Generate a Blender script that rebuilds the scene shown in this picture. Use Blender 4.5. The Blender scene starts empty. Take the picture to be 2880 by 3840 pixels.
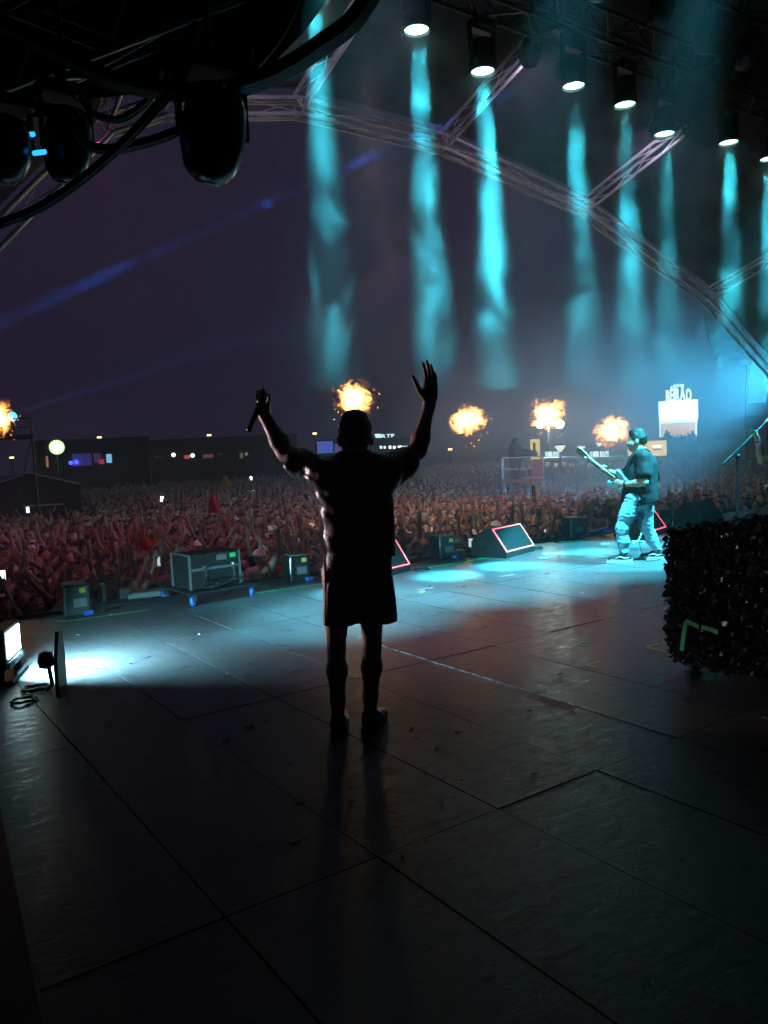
import bpy, bmesh, math, random
import numpy as np
from mathutils import Vector, Matrix
rad = math.radians
random.seed(7); RNG = np.random.default_rng(7)
SC = bpy.context.scene
COL = SC.collection

# ------------------------------------------------------------------ camera
CAM_H = 1.57
F_PX, YAW, PITCH, ROLL = 2992.0, rad(34.46), rad(-4.51), rad(-2.70)
PW, PH = 2880, 3840
_f = Vector((math.sin(YAW)*math.cos(PITCH), math.cos(YAW)*math.cos(PITCH), math.sin(PITCH)))
_r0 = Vector((math.cos(YAW), -math.sin(YAW), 0)); _u0 = _r0.cross(_f)
_r = _r0*math.cos(ROLL) + _u0*math.sin(ROLL); _u = -_r0*math.sin(ROLL) + _u0*math.cos(ROLL)
cam_data = bpy.data.cameras.new('camera')
cam_data.sensor_fit = 'VERTICAL'; cam_data.sensor_height = 36.0; cam_data.sensor_width = 27.0
cam_data.lens = 36.0*F_PX/PH
cam_data.clip_start = 0.05; cam_data.clip_end = 2000
cam = bpy.data.objects.new('camera', cam_data); COL.objects.link(cam)
cam.matrix_world = Matrix(((_r.x,_u.x,-_f.x,0),(_r.y,_u.y,-_f.y,0),(_r.z,_u.z,-_f.z,CAM_H),(0,0,0,1)))
SC.camera = cam

def ray(px, py):
    return _f + _r*((px-PW/2)/F_PX) - _u*((py-PH/2)/F_PX)
def at_depth(px, py, d):            # point on the pixel's ray at distance d along the view axis
    return Vector((0,0,CAM_H)) + ray(px,py)*d
def at_y(px, py, Y):                # point on the pixel's ray in the plane y = Y (parallel to the stage front)
    r = ray(px,py); return Vector((0,0,CAM_H)) + r*(Y/r.y)
def at_z(px, py, z=0.0):            # point on the pixel's ray in the plane z
    r = ray(px,py); return Vector((0,0,CAM_H)) + r*((z-CAM_H)/r.z)

# ------------------------------------------------------------------ world, render settings
world = bpy.data.worlds.new('World'); SC.world = world; world.use_nodes = True
wn = world.node_tree.nodes; wl = world.node_tree.links
bg = wn['Background']
sky = wn.new('ShaderNodeTexSky'); sky.sky_type = 'NISHITA'; sky.sun_disc = False
sky.sun_elevation = rad(-4.0); sky.sun_rotation = rad(250); sky.altitude = 0
tint = wn.new('ShaderNodeMixRGB'); tint.blend_type = 'MIX'; tint.inputs[0].default_value = 0.9
tint.inputs[2].default_value = (0.125, 0.078, 0.235, 1)      # town glow on low cloud
wl.new(sky.outputs[0], tint.inputs[1]); wl.new(tint.outputs[0], bg.inputs[0])
bg.inputs[1].default_value = 0.14
SC.view_settings.view_transform = 'Standard'; SC.view_settings.look = 'None'
SC.view_settings.exposure = 0.0; SC.view_settings.gamma = 1.0
SC.render.engine = 'CYCLES'
cy = SC.cycles
cy.use_denoising = True
try: cy.denoiser = 'OPENIMAGEDENOISE'
except Exception: pass
cy.max_bounces = 5; cy.diffuse_bounces = 2; cy.glossy_bounces = 3; cy.transmission_bounces = 3
cy.volume_bounces = 0; cy.transparent_max_bounces = 8
cy.sample_clamp_direct = 0; cy.sample_clamp_indirect = 3.0
cy.caustics_reflective = False; cy.caustics_refractive = False
cy.volume_step_rate = 1.0; cy.volume_max_steps = 128
cy.use_light_tree = True
cy.use_adaptive_sampling = True; cy.adaptive_threshold = 0.03; cy.adaptive_min_samples = 48

# ------------------------------------------------------------------ helpers
def tag(o, label=None, cat=None, group=None, kind=None):
    if label: o['label'] = label
    if cat: o['category'] = cat
    if group: o['group'] = group
    if kind: o['kind'] = kind
    return o
def empty(name, loc=(0,0,0), rz=0.0):
    o = bpy.data.objects.new(name, None); COL.objects.link(o)
    o.location = loc; o.rotation_euler = (0,0,rz); o.empty_display_size = 0.1
    return o
def thing(name, label, cat, loc=(0,0,0), rz=0.0, group=None):
    return tag(empty(name, loc, rz), label, cat, group)
def copy_tree(o, parent=None):
    c = o.copy(); COL.objects.link(c); c.parent = parent
    for ch in list(o.children): copy_tree(ch, c)
    return c

MATS = {}
def mat(name, color, rough=0.6, metal=0.0, spec=0.5, emit=None, estr=0.0, var=0.0, vscale=6.0, bump=0.0, bscale=40.0,
        rand=0.0, coat=0.0, alpha=1.0, rvar=0.0):
    if name in MATS: return MATS[name]
    m = bpy.data.materials.new(name); m.use_nodes = True
    nt = m.node_tree; b = nt.nodes['Principled BSDF']
    b.inputs['Base Color'].default_value = (*color, 1)
    b.inputs['Roughness'].default_value = rough; b.inputs['Metallic'].default_value = metal
    b.inputs['Specular IOR Level'].default_value = spec
    b.inputs['Coat Weight'].default_value = coat
    b.inputs['Alpha'].default_value = alpha
    if emit is not None:
        b.inputs['Emission Color'].default_value = (*emit, 1); b.inputs['Emission Strength'].default_value = estr
    if var > 0 or bump > 0 or rand > 0 or rvar > 0:
        tc = nt.nodes.new('ShaderNodeTexCoord')
        nz = nt.nodes.new('ShaderNodeTexNoise'); nz.inputs['Scale'].default_value = vscale
        nz.inputs['Detail'].default_value = 5.0; nz.inputs['Roughness'].default_value = 0.62
        nt.links.new(tc.outputs['Object'], nz.inputs['Vector'])
        if var > 0 or rand > 0:
            hsv = nt.nodes.new('ShaderNodeHueSaturation'); hsv.inputs['Color'].default_value = (*color, 1)
            mr = nt.nodes.new('ShaderNodeMapRange'); mr.inputs['From Min'].default_value = 0.25; mr.inputs['From Max'].default_value = 0.75
            mr.inputs['To Min'].default_value = 1-var; mr.inputs['To Max'].default_value = 1+var
            nt.links.new(nz.outputs['Fac'], mr.inputs['Value'])
            val = mr.outputs['Result']
            if rand > 0:
                oi = nt.nodes.new('ShaderNodeObjectInfo')
                m2 = nt.nodes.new('ShaderNodeMapRange'); m2.inputs['To Min'].default_value = 1-rand; m2.inputs['To Max'].default_value = 1+rand
                nt.links.new(oi.outputs['Random'], m2.inputs['Value'])
                mm = nt.nodes.new('ShaderNodeMath'); mm.operation = 'MULTIPLY'
                nt.links.new(val, mm.inputs[0]); nt.links.new(m2.outputs['Result'], mm.inputs[1]); val = mm.outputs[0]
            nt.links.new(val, hsv.inputs['Value']); nt.links.new(hsv.outputs['Color'], b.inputs['Base Color'])
        if rvar > 0:
            m3 = nt.nodes.new('ShaderNodeMapRange'); m3.inputs['From Min'].default_value = 0.3; m3.inputs['From Max'].default_value = 0.7
            m3.inputs['To Min'].default_value = max(0.05, rough-rvar); m3.inputs['To Max'].default_value = min(1, rough+rvar)
            nt.links.new(nz.outputs['Fac'], m3.inputs['Value']); nt.links.new(m3.outputs['Result'], b.inputs['Roughness'])
        if bump > 0:
            n2 = nt.nodes.new('ShaderNodeTexNoise'); n2.inputs['Scale'].default_value = bscale; n2.inputs['Detail'].default_value = 4.0
            nt.links.new(tc.outputs['Object'], n2.inputs['Vector'])
            bp = nt.nodes.new('ShaderNodeBump'); bp.inputs['Strength'].default_value = bump; bp.inputs['Distance'].default_value = 0.02
            nt.links.new(n2.outputs['Fac'], bp.inputs['Height']); nt.links.new(bp.outputs['Normal'], b.inputs['Normal'])
    MATS[name] = m
    return m
def glow(name, color, strength, var=0.0):
    if name in MATS: return MATS[name]
    m = bpy.data.materials.new(name); m.use_nodes = True
    nt = m.node_tree; b = nt.nodes['Principled BSDF']
    b.inputs['Base Color'].default_value = (0.5,0.5,0.5,1); b.inputs['Roughness'].default_value = 0.4
    b.inputs['Emission Color'].default_value = (*color,1); b.inputs['Emission Strength'].default_value = strength
    MATS[name] = m
    return m

def basis(d):
    d = Vector(d).normalized()
    a = Vector((0,0,1)) if abs(d.z) < 0.95 else Vector((1,0,0))
    u = d.cross(a).normalized(); v = u.cross(d).normalized()
    return u, v, d
class MB:
    """collects shapes; build() links them as ONE mesh object"""
    def __init__(s): s.v=[]; s.f=[]; s.m=[]; s.sm=[]
    def add(s, verts, faces, m=0, smooth=False):
        k=len(s.v); s.v += [tuple(p) for p in verts]
        for f in faces: s.f.append(tuple(i+k for i in f)); s.m.append(m); s.sm.append(smooth)
        return s
    def box(s, c, size, m=0, rot=None, taper=None, bev=0.0):
        x,y,z=[q/2 for q in size]; P=[]
        for sz in (-1,1):
            k = taper if (taper and sz>0) else (1,1)
            for sx,sy in ((-1,-1),(1,-1),(1,1),(-1,1)): P.append(Vector((sx*x*k[0],sy*y*k[1],sz*z)))
        if bev > 0:
            bm=bmesh.new(); vs=[bm.verts.new(p) for p in P]
            for f in ((0,3,2,1),(4,5,6,7),(0,1,5,4),(1,2,6,5),(2,3,7,6),(3,0,4,7)): bm.faces.new([vs[i] for i in f])
            bmesh.ops.bevel(bm, geom=bm.edges[:], offset=bev, segments=2, profile=0.6, affect='EDGES')
            bm.verts.index_update(); V=[v.co.copy() for v in bm.verts]; F=[[v.index for v in f.verts] for f in bm.faces]; bm.free()
        else:
            V=P; F=((0,3,2,1),(4,5,6,7),(0,1,5,4),(1,2,6,5),(2,3,7,6),(3,0,4,7))
        if rot is not None: V=[rot @ p for p in V]
        return s.add([p+Vector(c) for p in V], F, m)
    def tube(s, pts, r, n=8, m=0, caps=True, radii=None):
        pts=[Vector(p) for p in pts]; N=len(pts); V=[]; F=[]
        d0=(pts[1]-pts[0]).normalized(); u,v,_=basis(d0)
        for i,p in enumerate(pts):
            d=(pts[min(i+1,N-1)]-pts[max(i-1,0)])
            d = d.normalized() if d.length>1e-9 else d0
            u=(u-d*u.dot(d)); u = u.normalized() if u.length>1e-6 else basis(d)[0]; v=d.cross(u)
            rr = radii[i] if radii else r
            for k in range(n):
                a=2*math.pi*k/n; V.append(p+u*(rr*math.cos(a))+v*(rr*math.sin(a)))
        for i in range(N-1):
            for k in range(n):
                a=i*n+k; b=i*n+(k+1)%n; F.append((a,b,b+n,a+n))
        s.add(V,F,m,True)
        if caps: s.add(V[:n],[tuple(range(n))[::-1]],m); s.add(V[-n:],[tuple(range(n))],m)
        return s
    def lathe(s, prof, n=16, c=(0,0,0), axis=(0,0,1), m=0, smooth=True):
        u,v,d=basis(axis); V=[]; F=[]; c=Vector(c)
        for (r,h) in prof:
            for k in range(n):
                a=2*math.pi*k/n; V.append(c+d*h+u*(r*math.cos(a))+v*(r*math.sin(a)))
        for i in range(len(prof)-1):
            for k in range(n):
                a=i*n+k; b=i*n+(k+1)%n; F.append((a,a+n,b+n,b))
        s.add(V,F,m,smooth)
        if prof[0]==prof[-1]: return s
        if prof[0][0]>1e-5: s.add(V[:n],[tuple(range(n))],m)
        if prof[-1][0]>1e-5: s.add(V[-n:],[tuple(range(n))[::-1]],m)
        return s
    def prism(s, poly, h0, h1, m=0, M=None):
        n=len(poly); V=[Vector((p[0],p[1],h0)) for p in poly]+[Vector((p[0],p[1],h1)) for p in poly]
        if M is not None: V=[M @ p for p in V]
        F=[tuple(range(n))[::-1], tuple(range(n,2*n))]+[(i,(i+1)%n,(i+1)%n+n,i+n) for i in range(n)]
        return s.add(V,F,m)
    def quad(s,a,b,c,d,m=0): return s.add([a,b,c,d],[(0,1,2,3)],m)
    def mesh(s, name, mats):
        me=bpy.data.meshes.new(name); me.from_pydata([tuple(p) for p in s.v],[],s.f)
        for mm in (mats if isinstance(mats,(list,tuple)) else [mats]): me.materials.append(mm)
        me.polygons.foreach_set('material_index', s.m); me.polygons.foreach_set('use_smooth', s.sm); me.update()
        return me
    def build(s, name, mats, parent=None, loc=None, rot=None):
        o=bpy.data.objects.new(name, s.mesh(name,mats)); COL.objects.link(o)
        if parent is not None: o.parent=parent
        if loc is not None: o.location=loc
        if rot is not None: o.rotation_euler=rot
        return o
def spline(pts, n=8):
    """Catmull-Rom through the points"""
    P=[Vector(p) for p in pts]; P=[P[0]*2-P[1]]+P+[P[-1]*2-P[-2]]; out=[]
    for i in range(1,len(P)-2):
        for k in range(n):
            t=k/n; a,b,c,d=P[i-1],P[i],P[i+1],P[i+2]
            out.append(0.5*((2*b)+(c-a)*t+(2*a-5*b+4*c-d)*t*t+(3*b-a-3*c+d)*t**3))
    out.append(P[-2]); return out
def add_light(kind, name, loc, color, power, target=None, size=30, blend=0.3, radius=0.05, parent=None):
    L=bpy.data.lights.new(name, kind); L.color=color; L.energy=power; L.shadow_soft_size=radius
    if kind=='SPOT': L.spot_size=rad(size); L.spot_blend=blend
    o=bpy.data.objects.new(name, L); COL.objects.link(o)
    loc=Vector(loc)
    if parent is not None:
        o.parent=parent; bpy.context.view_layer.update(); o.matrix_parent_inverse=parent.matrix_world.inverted()
    o.location=loc
    if target is not None: o.rotation_euler=(Vector(target)-loc).to_track_quat('-Z','Y').to_euler()
    return o

# ------------------------------------------------------------------ shared materials
M_black  = mat('black_paint', (0.012,0.012,0.013), 0.45, var=0.3, vscale=9, bump=0.15, bscale=120)
M_rubber = mat('black_rubber', (0.010,0.010,0.011), 0.55)
M_alu    = mat('truss_aluminium', (0.72,0.70,0.71), 0.42, 0.75, var=0.2, vscale=3, rvar=0.12)
M_steel  = mat('bright_steel', (0.62,0.62,0.63), 0.28, 1.0, rvar=0.1)
M_darkst = mat('black_steel', (0.02,0.02,0.022), 0.4, 0.3)
M_membr  = mat('roof_membrane', (0.016,0.014,0.017), 0.8, var=0.2, vscale=0.8)
# ------------------------------------------------------------------ the ground below the stage
GZ = -1.75
def ground_z(y): return GZ - 0.012*max(0.0, min(y, 75.0)-12.0)
M_ground = mat('trodden_ground', (0.045,0.038,0.032), 0.9, var=0.4, vscale=0.7, bump=0.4, bscale=3)
gv=[]; gf=[]; ys=[-40,9,20,40,75,160,400]; xs=[-300,-40,0,40,90,160,500]
for y in ys:
    for x in xs: gv.append((x,y,ground_z(y)))
for j in range(len(ys)-1):
    for i in range(len(xs)-1): a=j*len(xs)+i; gf.append((a,a+1,a+1+len(xs),a+len(xs)))
tag(MB().add(gv,gf).build('ground', M_ground), kind='structure')

# ------------------------------------------------------------------ stage floor: deck and its plywood panels
def floor_material():
    m=bpy.data.materials.new('stage_plywood'); m.use_nodes=True; nt=m.node_tree; b=nt.nodes['Principled BSDF']; N=nt.nodes.new; L=nt.links.new
    geo=N('ShaderNodeNewGeometry'); oi=N('ShaderNodeObjectInfo')
    def noise(scale, detail, stretch=(1,1,1), rough=0.6):
        mp=N('ShaderNodeMapping'); mp.inputs['Scale'].default_value=stretch; L(geo.outputs['Position'],mp.inputs[0])
        n=N('ShaderNodeTexNoise'); n.inputs['Scale'].default_value=scale; n.inputs['Detail'].default_value=detail; n.inputs['Roughness'].default_value=rough
        L(mp.outputs[0],n.inputs['Vector']); return n
    def mr(src,a,b_,c,d):
        q=N('ShaderNodeMapRange'); q.inputs[1].default_value=a; q.inputs[2].default_value=b_; q.inputs[3].default_value=c; q.inputs[4].default_value=d
        L(src,q.inputs[0]); return q.outputs[0]
    def math_(op,a,b_):
        q=N('ShaderNodeMath'); q.operation=op
        for i,x in enumerate((a,b_)):
            if isinstance(x,(int,float)): q.inputs[i].default_value=x
            else: L(x,q.inputs[i])
        return q.outputs[0]
    big=noise(1.3,6); scuff=noise(7.0,7,(1,2.4,1),0.68); fine=noise(38,4,(1,2,1)); spots=noise(16,2)
    v=math_('MULTIPLY', mr(big.outputs['Fac'],.3,.7,.7,1.35), mr(scuff.outputs['Fac'],.34,.68,.35,1.9))
    v=math_('MULTIPLY', v, mr(oi.outputs['Random'],0,1,.78,1.2))
    v=math_('MULTIPLY', v, mr(spots.outputs['Fac'],.68,.74,1.0,.35))
    col=N('ShaderNodeMixRGB'); col.inputs[1].default_value=(0.0,0.0,0.0,1); col.inputs[2].default_value=(0.112,0.086,0.094,1); L(v,col.inputs[0]); L(col.outputs[0],b.inputs['Base Color'])
    L(mr(scuff.outputs['Fac'],.3,.7,.24,.56), b.inputs['Roughness'])
    b.inputs['Specular IOR Level'].default_value=.5
    h=math_('ADD', math_('MULTIPLY',scuff.outputs['Fac'],1.0), math_('MULTIPLY',fine.outputs['Fac'],.35))
    bp=N('ShaderNodeBump'); bp.inputs['Strength'].default_value=.28; bp.inputs['Distance'].default_value=.012; L(h,bp.inputs['Height']); L(bp.outputs[0],b.inputs['Normal'])
    return m
M_floor=floor_material()
STAGE_Y1 = 9.1
deck=MB().box((8,(STAGE_Y1-7)/2,-0.14),(34,STAGE_Y1+7,0.2)).build('stage_floor', M_rubber); tag(deck,kind='structure')
PXW, PYL = 0.63, 2.1
pm=MB().box((0,0,-0.018),(PXW-0.007,PYL-0.007,0.036)).mesh('panel',M_floor)
pms=MB().box((0,0,-0.018),(PXW-0.007,STAGE_Y1-8.8-0.007,0.036)).mesh('panel',M_floor)
for j in range(-3,5):
    for i in range(-12,34):
        x0=1.61+PXW*i; y0=0.4+PYL*(j)
        x=x0+PXW/2; y=y0+PYL/2
        if y-1.05 > STAGE_Y1: continue
        # leave out panels wholly behind the camera
        if (Vector((x,y,0))-Vector((0,0,0))).dot(Vector((math.sin(YAW),math.cos(YAW),0))) < -0.6: continue
        if x>17: continue
        if y+PYL/2>STAGE_Y1: y=(y0+STAGE_Y1)/2
        o=bpy.data.objects.new('panel',pm if y==y0+PYL/2 else pms); COL.objects.link(o); o.parent=deck
        o.location=(x,y,random.uniform(-.0015,.0015)); o.rotation_euler=(random.uniform(-.0012,.0012),random.uniform(-.002,.002),0)
strip=MB()
for (x,y0,y1) in ((3.501,3.2,6.0),): strip.box((x,(y0+y1)/2,0.003),(0.006,y1-y0,0.006))
strip.build('edge_strip', M_steel, deck)
# front fascia below the deck edge
tag(MB().box((8,STAGE_Y1-0.1,-0.98),(34,0.05,1.5)).build('stage_skirt', mat('skirt_cloth',(0.01,0.01,0.01),.9)), kind='structure')

# ------------------------------------------------------------------ roof: arched front truss, purlins, membrane, lamp truss
def truss(mb, A, B, w=0.36, r=0.03, up=(0,0,1), bays=None, rd=0.015, m=0, tri=False):
    A,B=Vector(A),Vector(B); d=(B-A); Ln=d.length; d.normalize()
    s=d.cross(Vector(up)).normalized(); t=s.cross(d).normalized(); h=w/2
    C=[s*h+t*h,-s*h+t*h,-s*h-t*h,s*h-t*h] if not tri else [s*h+t*h,-s*h+t*h,-t*h]
    for c in C: mb.tube([A+c,B+c],r,8,m)
    nb=bays or max(2,int(Ln/(w*1.25)))
    k=len(C)
    for i in range(nb):
        for q in range(k):
            a=C[q]; b=C[(q+1)%k]
            if i%2: a,b=b,a
            mb.tube([A+d*(Ln*i/nb)+a, A+d*(Ln*(i+1)/nb)+b],rd,6,m)
    for e in (A,B):
        for q in range(k): mb.tube([e+C[q],e+C[(q+1)%k]],rd,6,m)
ARCH_Y=11.0
arch_px=[(1120,405),(1660,540),(2190,780),(2650,1110),(2900,1390)]
arch=[at_y(x,y,ARCH_Y) for x,y in arch_px]
n0=arch[0]
arch=[at_y(390,475,ARCH_Y)*1.0, at_y(600,407,ARCH_Y)] + arch
# the arch goes on to the ground on both sides
d=(arch[0]-arch[1]); arch=[arch[0]+d.normalized()*4.0+Vector((0,0,-2.2)), ] + arch
d=(arch[-1]-arch[-2]).normalized(); arch=arch+[arch[-1]+d*2.2+Vector((0,0,-1.2)), Vector((arch[-1].x+2.4,ARCH_Y,GZ))]
roof=thing('stage_roof','arched aluminium truss roof with dark membrane spanning above the stage front','stage roof',(arch[0].x,ARCH_Y,0))
roof_children=[]
def under(o, root):      # parent keeping world coordinates (root is an unrotated empty)
    o.parent=root; o.location = Vector(o.location)-root.location; return o
for a,b in zip(arch[:-1],arch[1:]):
    mb=MB(); truss(mb,a,b,w=0.23,r=0.029,rd=.008,up=(0,1,0.0),bays=max(2,int((b-a).length/1.0))); under(mb.build('arch_segment',M_alu),roof)
BACK=Vector((0,-2.3,0.73)); BACK2=Vector((0,-9.0,1.9))
for k,a in enumerate(arch[1:-2]):
    mb=MB(); truss(mb,a+BACK*0.05,a+BACK*1.0,w=0.22,r=0.028,rd=.009,tri=True,bays=4); under(mb.build('purlin',M_alu),roof)
for k,a in enumerate(arch[2:-2]):
    mb=MB(); truss(mb,a+BACK,a+BACK2,w=0.30,r=0.026,tri=True); under(mb.build('purlin',M_darkst),roof)
up=Vector((0,0.0,0.30))
for (a,b) in zip(arch[:-2],arch[1:-1]):
    mb=MB(); mb.quad(a+up,b+up,b+BACK+up,a+BACK+up); mb.quad(a+BACK+up,b+BACK+up,b+BACK2+up,a+BACK2+up)
    mb.quad(a+up+Vector((0,0,.02)),a+BACK+up+Vector((0,0,.02)),b+BACK+up+Vector((0,0,.02)),b+up+Vector((0,0,.02)))
    under(mb.build('membrane',M_membr),roof)
# bright stretch of the upper arch seen above the lamps
mb=MB(); pa=at_y(2690,-60,8.2); pb=at_y(2900,290,8.2); truss(mb,pa,pb,w=0.30,r=0.03,up=(0,1,0)); under(mb.build('brace_truss',M_alu),roof)

LAMP_Y=7.5; LZ=6.22
lamp_px=[(1180,-8),(1562,112),(1810,267),(2151,322),(2344,392),(2492,502),(2733,534),(2885,595)]
lamps=[at_y(x,y,LAMP_Y) for x,y in lamp_px]
lt=thing('lighting_truss','black box truss carrying the row of cyan spotlights','truss',(8,LAMP_Y,7.0))
for k in range(6):
    mb=MB(); truss(mb,(2.0+3*k,LAMP_Y,7.05),(5.0+3*k,LAMP_Y,7.05),w=0.4,r=0.026); under(mb.build('truss_section',M_darkst),lt)

# ------------------------------------------------------------------ cyan spotlights
CYAN=(0.05,0.74,0.92)
M_lens=glow('cyan_lens',(0.45,1.0,0.97),7.0)
M_bezel=mat('lens_bezel',(0.03,0.05,0.05),0.35)
def spotlight(p, i):
    lab='cyan stage spotlight shining straight down from the black lighting truss'
    t=thing('stage_spotlight',lab,'stage light',p,0,'cyan spotlights along the lighting truss')
    top=7.05-0.24-p.z
    MB().lathe([(0.10,0.04),(0.155,0.0),(0.165,0.03),(0.165,0.10),(0.14,0.17),(0.15,0.26),(0.13,0.34),(0.06,0.38)],18).build('lamp_head',M_black,t)
    MB().lathe([(0.0,0.012),(0.140,0.012),(0.140,0.02),(0,0.02)],24,axis=(0,0,1)).build('lens',M_lens,t)
    MB().lathe([(0.143,-0.012),(0.166,-0.012),(0.168,0.02),(0.145,0.02),(0.143,-0.012)],24).build('bezel',M_bezel,t)
    y=MB()
    for s in (-1,1):
        y.box((s*0.19,0,0.30),(0.025,0.07,0.34),bev=0.006); y.lathe([(0.03,-0.03),(0.03,0.03)],10,(s*0.18,0,0.2),(1,0,0))
    y.box((0,0,0.47),(0.40,0.09,0.03),bev=0.008); y.build('yoke',M_black,t)
    MB().box((0,0,0.53),(0.30,0.22,0.10),bev=0.02).build('base',M_black,t)
    if top>0.6:
        for cx in (-.1,.1): MB().tube([(cx,0,.58),(cx,0,top)],.02).build('clamp',M_darkst,t)
    return t
BEAM=[ (3.0,700),(2.8,1500),(3.0,1700),(3.0,650),(3.0,800),(2.8,450),(3.0,1000),(3.0,700)]
for i,p in enumerate(lamps):
    t=spotlight(p,i)
    sz,pw=BEAM[i]
    tilt=Vector((0.10,0.0,0)) if i in (1,2,3) else Vector((0.05,0,0))
    add_light('SPOT','beam',p+Vector((0,0,-0.03)),CYAN,pw*30,p+Vector((0,0,-5))+tilt,size=sz*3.3,blend=1.0,radius=0.10,parent=t)
# wash heads higher in the rig, out of sight of this camera: they make the cyan pools on the front of the stage
def wash_light(name,label,loc,target,color,power,size,blend,housing=M_black,radius=.1,lens=3.0):
    loc=Vector(loc); t=thing(name,label,'stage light',loc,0)
    d=(Vector(target)-loc).normalized()
    MB().lathe([(0.09,-0.06),(0.15,0.0),(0.165,0.02),(0.165,0.09),(0.13,0.2),(0.10,0.30),(0.0,0.31)],16,-d*0.1,-d).build('lamp_head',housing,t)
    MB().lathe([(0.0,0.0),(0.13,0.0),(0.13,0.01),(0,0.01)],16,d*0.0,-d).build('lens',glow('lens_%s_%d'%(name,int(color[0]*100)),color,lens) if lens>.1 else M_rubber,t)
    MB().tube([(0,0,0.05),(0,0,0.55)],0.02).box((0,0,0.5),(0.3,0.1,0.05)).build('yoke',housing,t)
    add_light('SPOT','wash_beam',loc+d*0.03,color,power,target,size,blend,radius,parent=t)
    return t
def on_arch(x,dz=.8):      # a point just above the front arch, hidden behind the membrane edge
    for a_,b_ in zip(arch[:-1],arch[1:]):
        if a_.x<=x<=b_.x: return Vector((x,ARCH_Y+.35,a_.z+(b_.z-a_.z)*(x-a_.x)/(b_.x-a_.x)+dz))
wash_light('wash_light','cyan wash light on the rig beyond the camouflage riser',(10.6,3.5,7.2),(8.75,6.9,0.2),CYAN,24000,21,0.12)
for wx,wp,lab in ((1.7,13000,'above the white floor lamp'),(3.6,15000,'above the flight case'),(5.6,18000,'above the half hidden wedge'),(7.4,17000,'above the middle monitor wedge')):
    wash_light('wash_light','cyan wash light on the rig '+lab,(wx,4.5,7.2),(wx+.35,6.75,0),(0.10,0.72,0.92),wp,25,0.95)
# audience lights on the front arch, a back light and the light at the far wing that rims the singer
wash_light('audience_light','red audience light on the front arch behind the hanging drape',at_y(240,250,11.4),(6,17,-0.8),(1.0,0.15,0.32),480,130,1.0)
wash_light('audience_light','warm white audience light on the front arch above the middle wedges',on_arch(7.8),(11.2,14.4,-0.9),(1.0,0.72,0.44),1900,52,1.0)
wash_light('audience_light','pink audience light on the front arch above the camera platform',on_arch(11.5),(20,24,-0.9),(1.0,0.22,0.42),1300,90,0.9)
wash_light('back_light','dim pink wash light on the rig shining straight down upstage of the spotlights',(4.8,6.6,6.7),(4.9,5.7,0),(1.0,0.28,0.46),800,46,1.0)
wash_light('side_light','pale pink side light at the dark wing aimed at the singer',(-.1,9.0,1.0),(2.3,3.75,1.0),(1.0,0.72,0.80),900,30,0.9,radius=.05)
for tx,txx in ((4.4,'beside the hanging cables'),(9.0,'above the monitor wedges'),(12.0,'above the wing')):  # lilac lamps added only to brighten the arch truss, no known fixtures
    wash_light('added_truss_light','added lilac fill light for the truss '+txx,(tx,8.75,on_arch(tx,.42).z),(tx+2.2,11.0,on_arch(tx+2.2,0).z),(.80,.62,1.0),110 if tx<5 else 170,110,1.0,lens=.05)
wash_light('side_light','cyan side light beyond the microphone stand at the wing',(22.6,12.0,3.0),(18.6,17,3.2),(0.05,0.44,0.78),6500,120,0.8)
# upstage: black backdrop, roof and wing drapes behind the camera
M_black_cloth=mat('black_cloth',(.01,.01,.011),.9)
tag(MB().box((6,-4.0,3.5),(30,.08,10)).build('stage_backdrop',M_black_cloth),kind='structure')
tag(MB().box((6,-1.0,8.9),(30,6.4,.06)).build('upstage_roof',M_membr),kind='structure')
tag(MB().box((-4.0,1.2,3.5),(.08,10.4,10)).build('wing_wall',M_black_cloth),kind='structure')
tag(MB().box((18.5,0.2,3.5),(.08,8.4,10)).build('wing_wall',M_black_cloth),kind='structure')
# ------------------------------------------------------------------ bodies: smooth union of tapered limbs, polygonised as ONE surface
def cap_(a,b,ra,rb=None,m=0,k=0.03,sq=None):
    """tapered limb a->b; sq=(normal, factor): squash the section along normal"""
    return ('c',np.array(a,float),np.array(b,float),ra,ra if rb is None else rb,m,k,sq)
def ell_(c,r,m=0,k=0.02,rot=None):
    return ('e',np.array(c,float),np.array(r,float),rot,None,m,k,None)
def _dist(p,P):
    if p[0]=='c':
        _,a,b,ra,rb,m,k,sq=p; Q=P-a; ba=b-a
        if sq is not None:
            n=np.array(sq[0],float); n/=np.linalg.norm(n); f=1.0/sq[1]
            Q=Q+np.outer(Q@n*(f-1),n) if Q.ndim==2 else Q+(Q@n*(f-1))[...,None]*n
            ba=ba+(ba@n)*(f-1)*n
        L2=max(ba@ba,1e-12); t=np.clip((Q@ba)/L2,0,1)
        d=np.sqrt(((Q-t[...,None]*ba)**2).sum(-1))-(ra+(rb-ra)*t)
        return d*(min(1,sq[1]) if sq is not None else 1)
    _,c,r,rot,_,m,k,_2=p; Q=P-c
    if rot is not None: Q=Q@np.array(rot)
    q=np.sqrt(((Q/r)**2).sum(-1)); q2=np.sqrt(((Q/(r*r))**2).sum(-1))
    return q*(q-1)/np.maximum(q2,1e-9)
def _bounds(p,pad):
    if p[0]=='c':
        r=max(p[3],p[4])*(max(1,p[7][1]) if p[7] else 1); return np.minimum(p[1],p[2])-r-pad, np.maximum(p[1],p[2])+r+pad
    r=max(p[2]); return p[1]-r-pad, p[1]+r+pad
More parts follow.
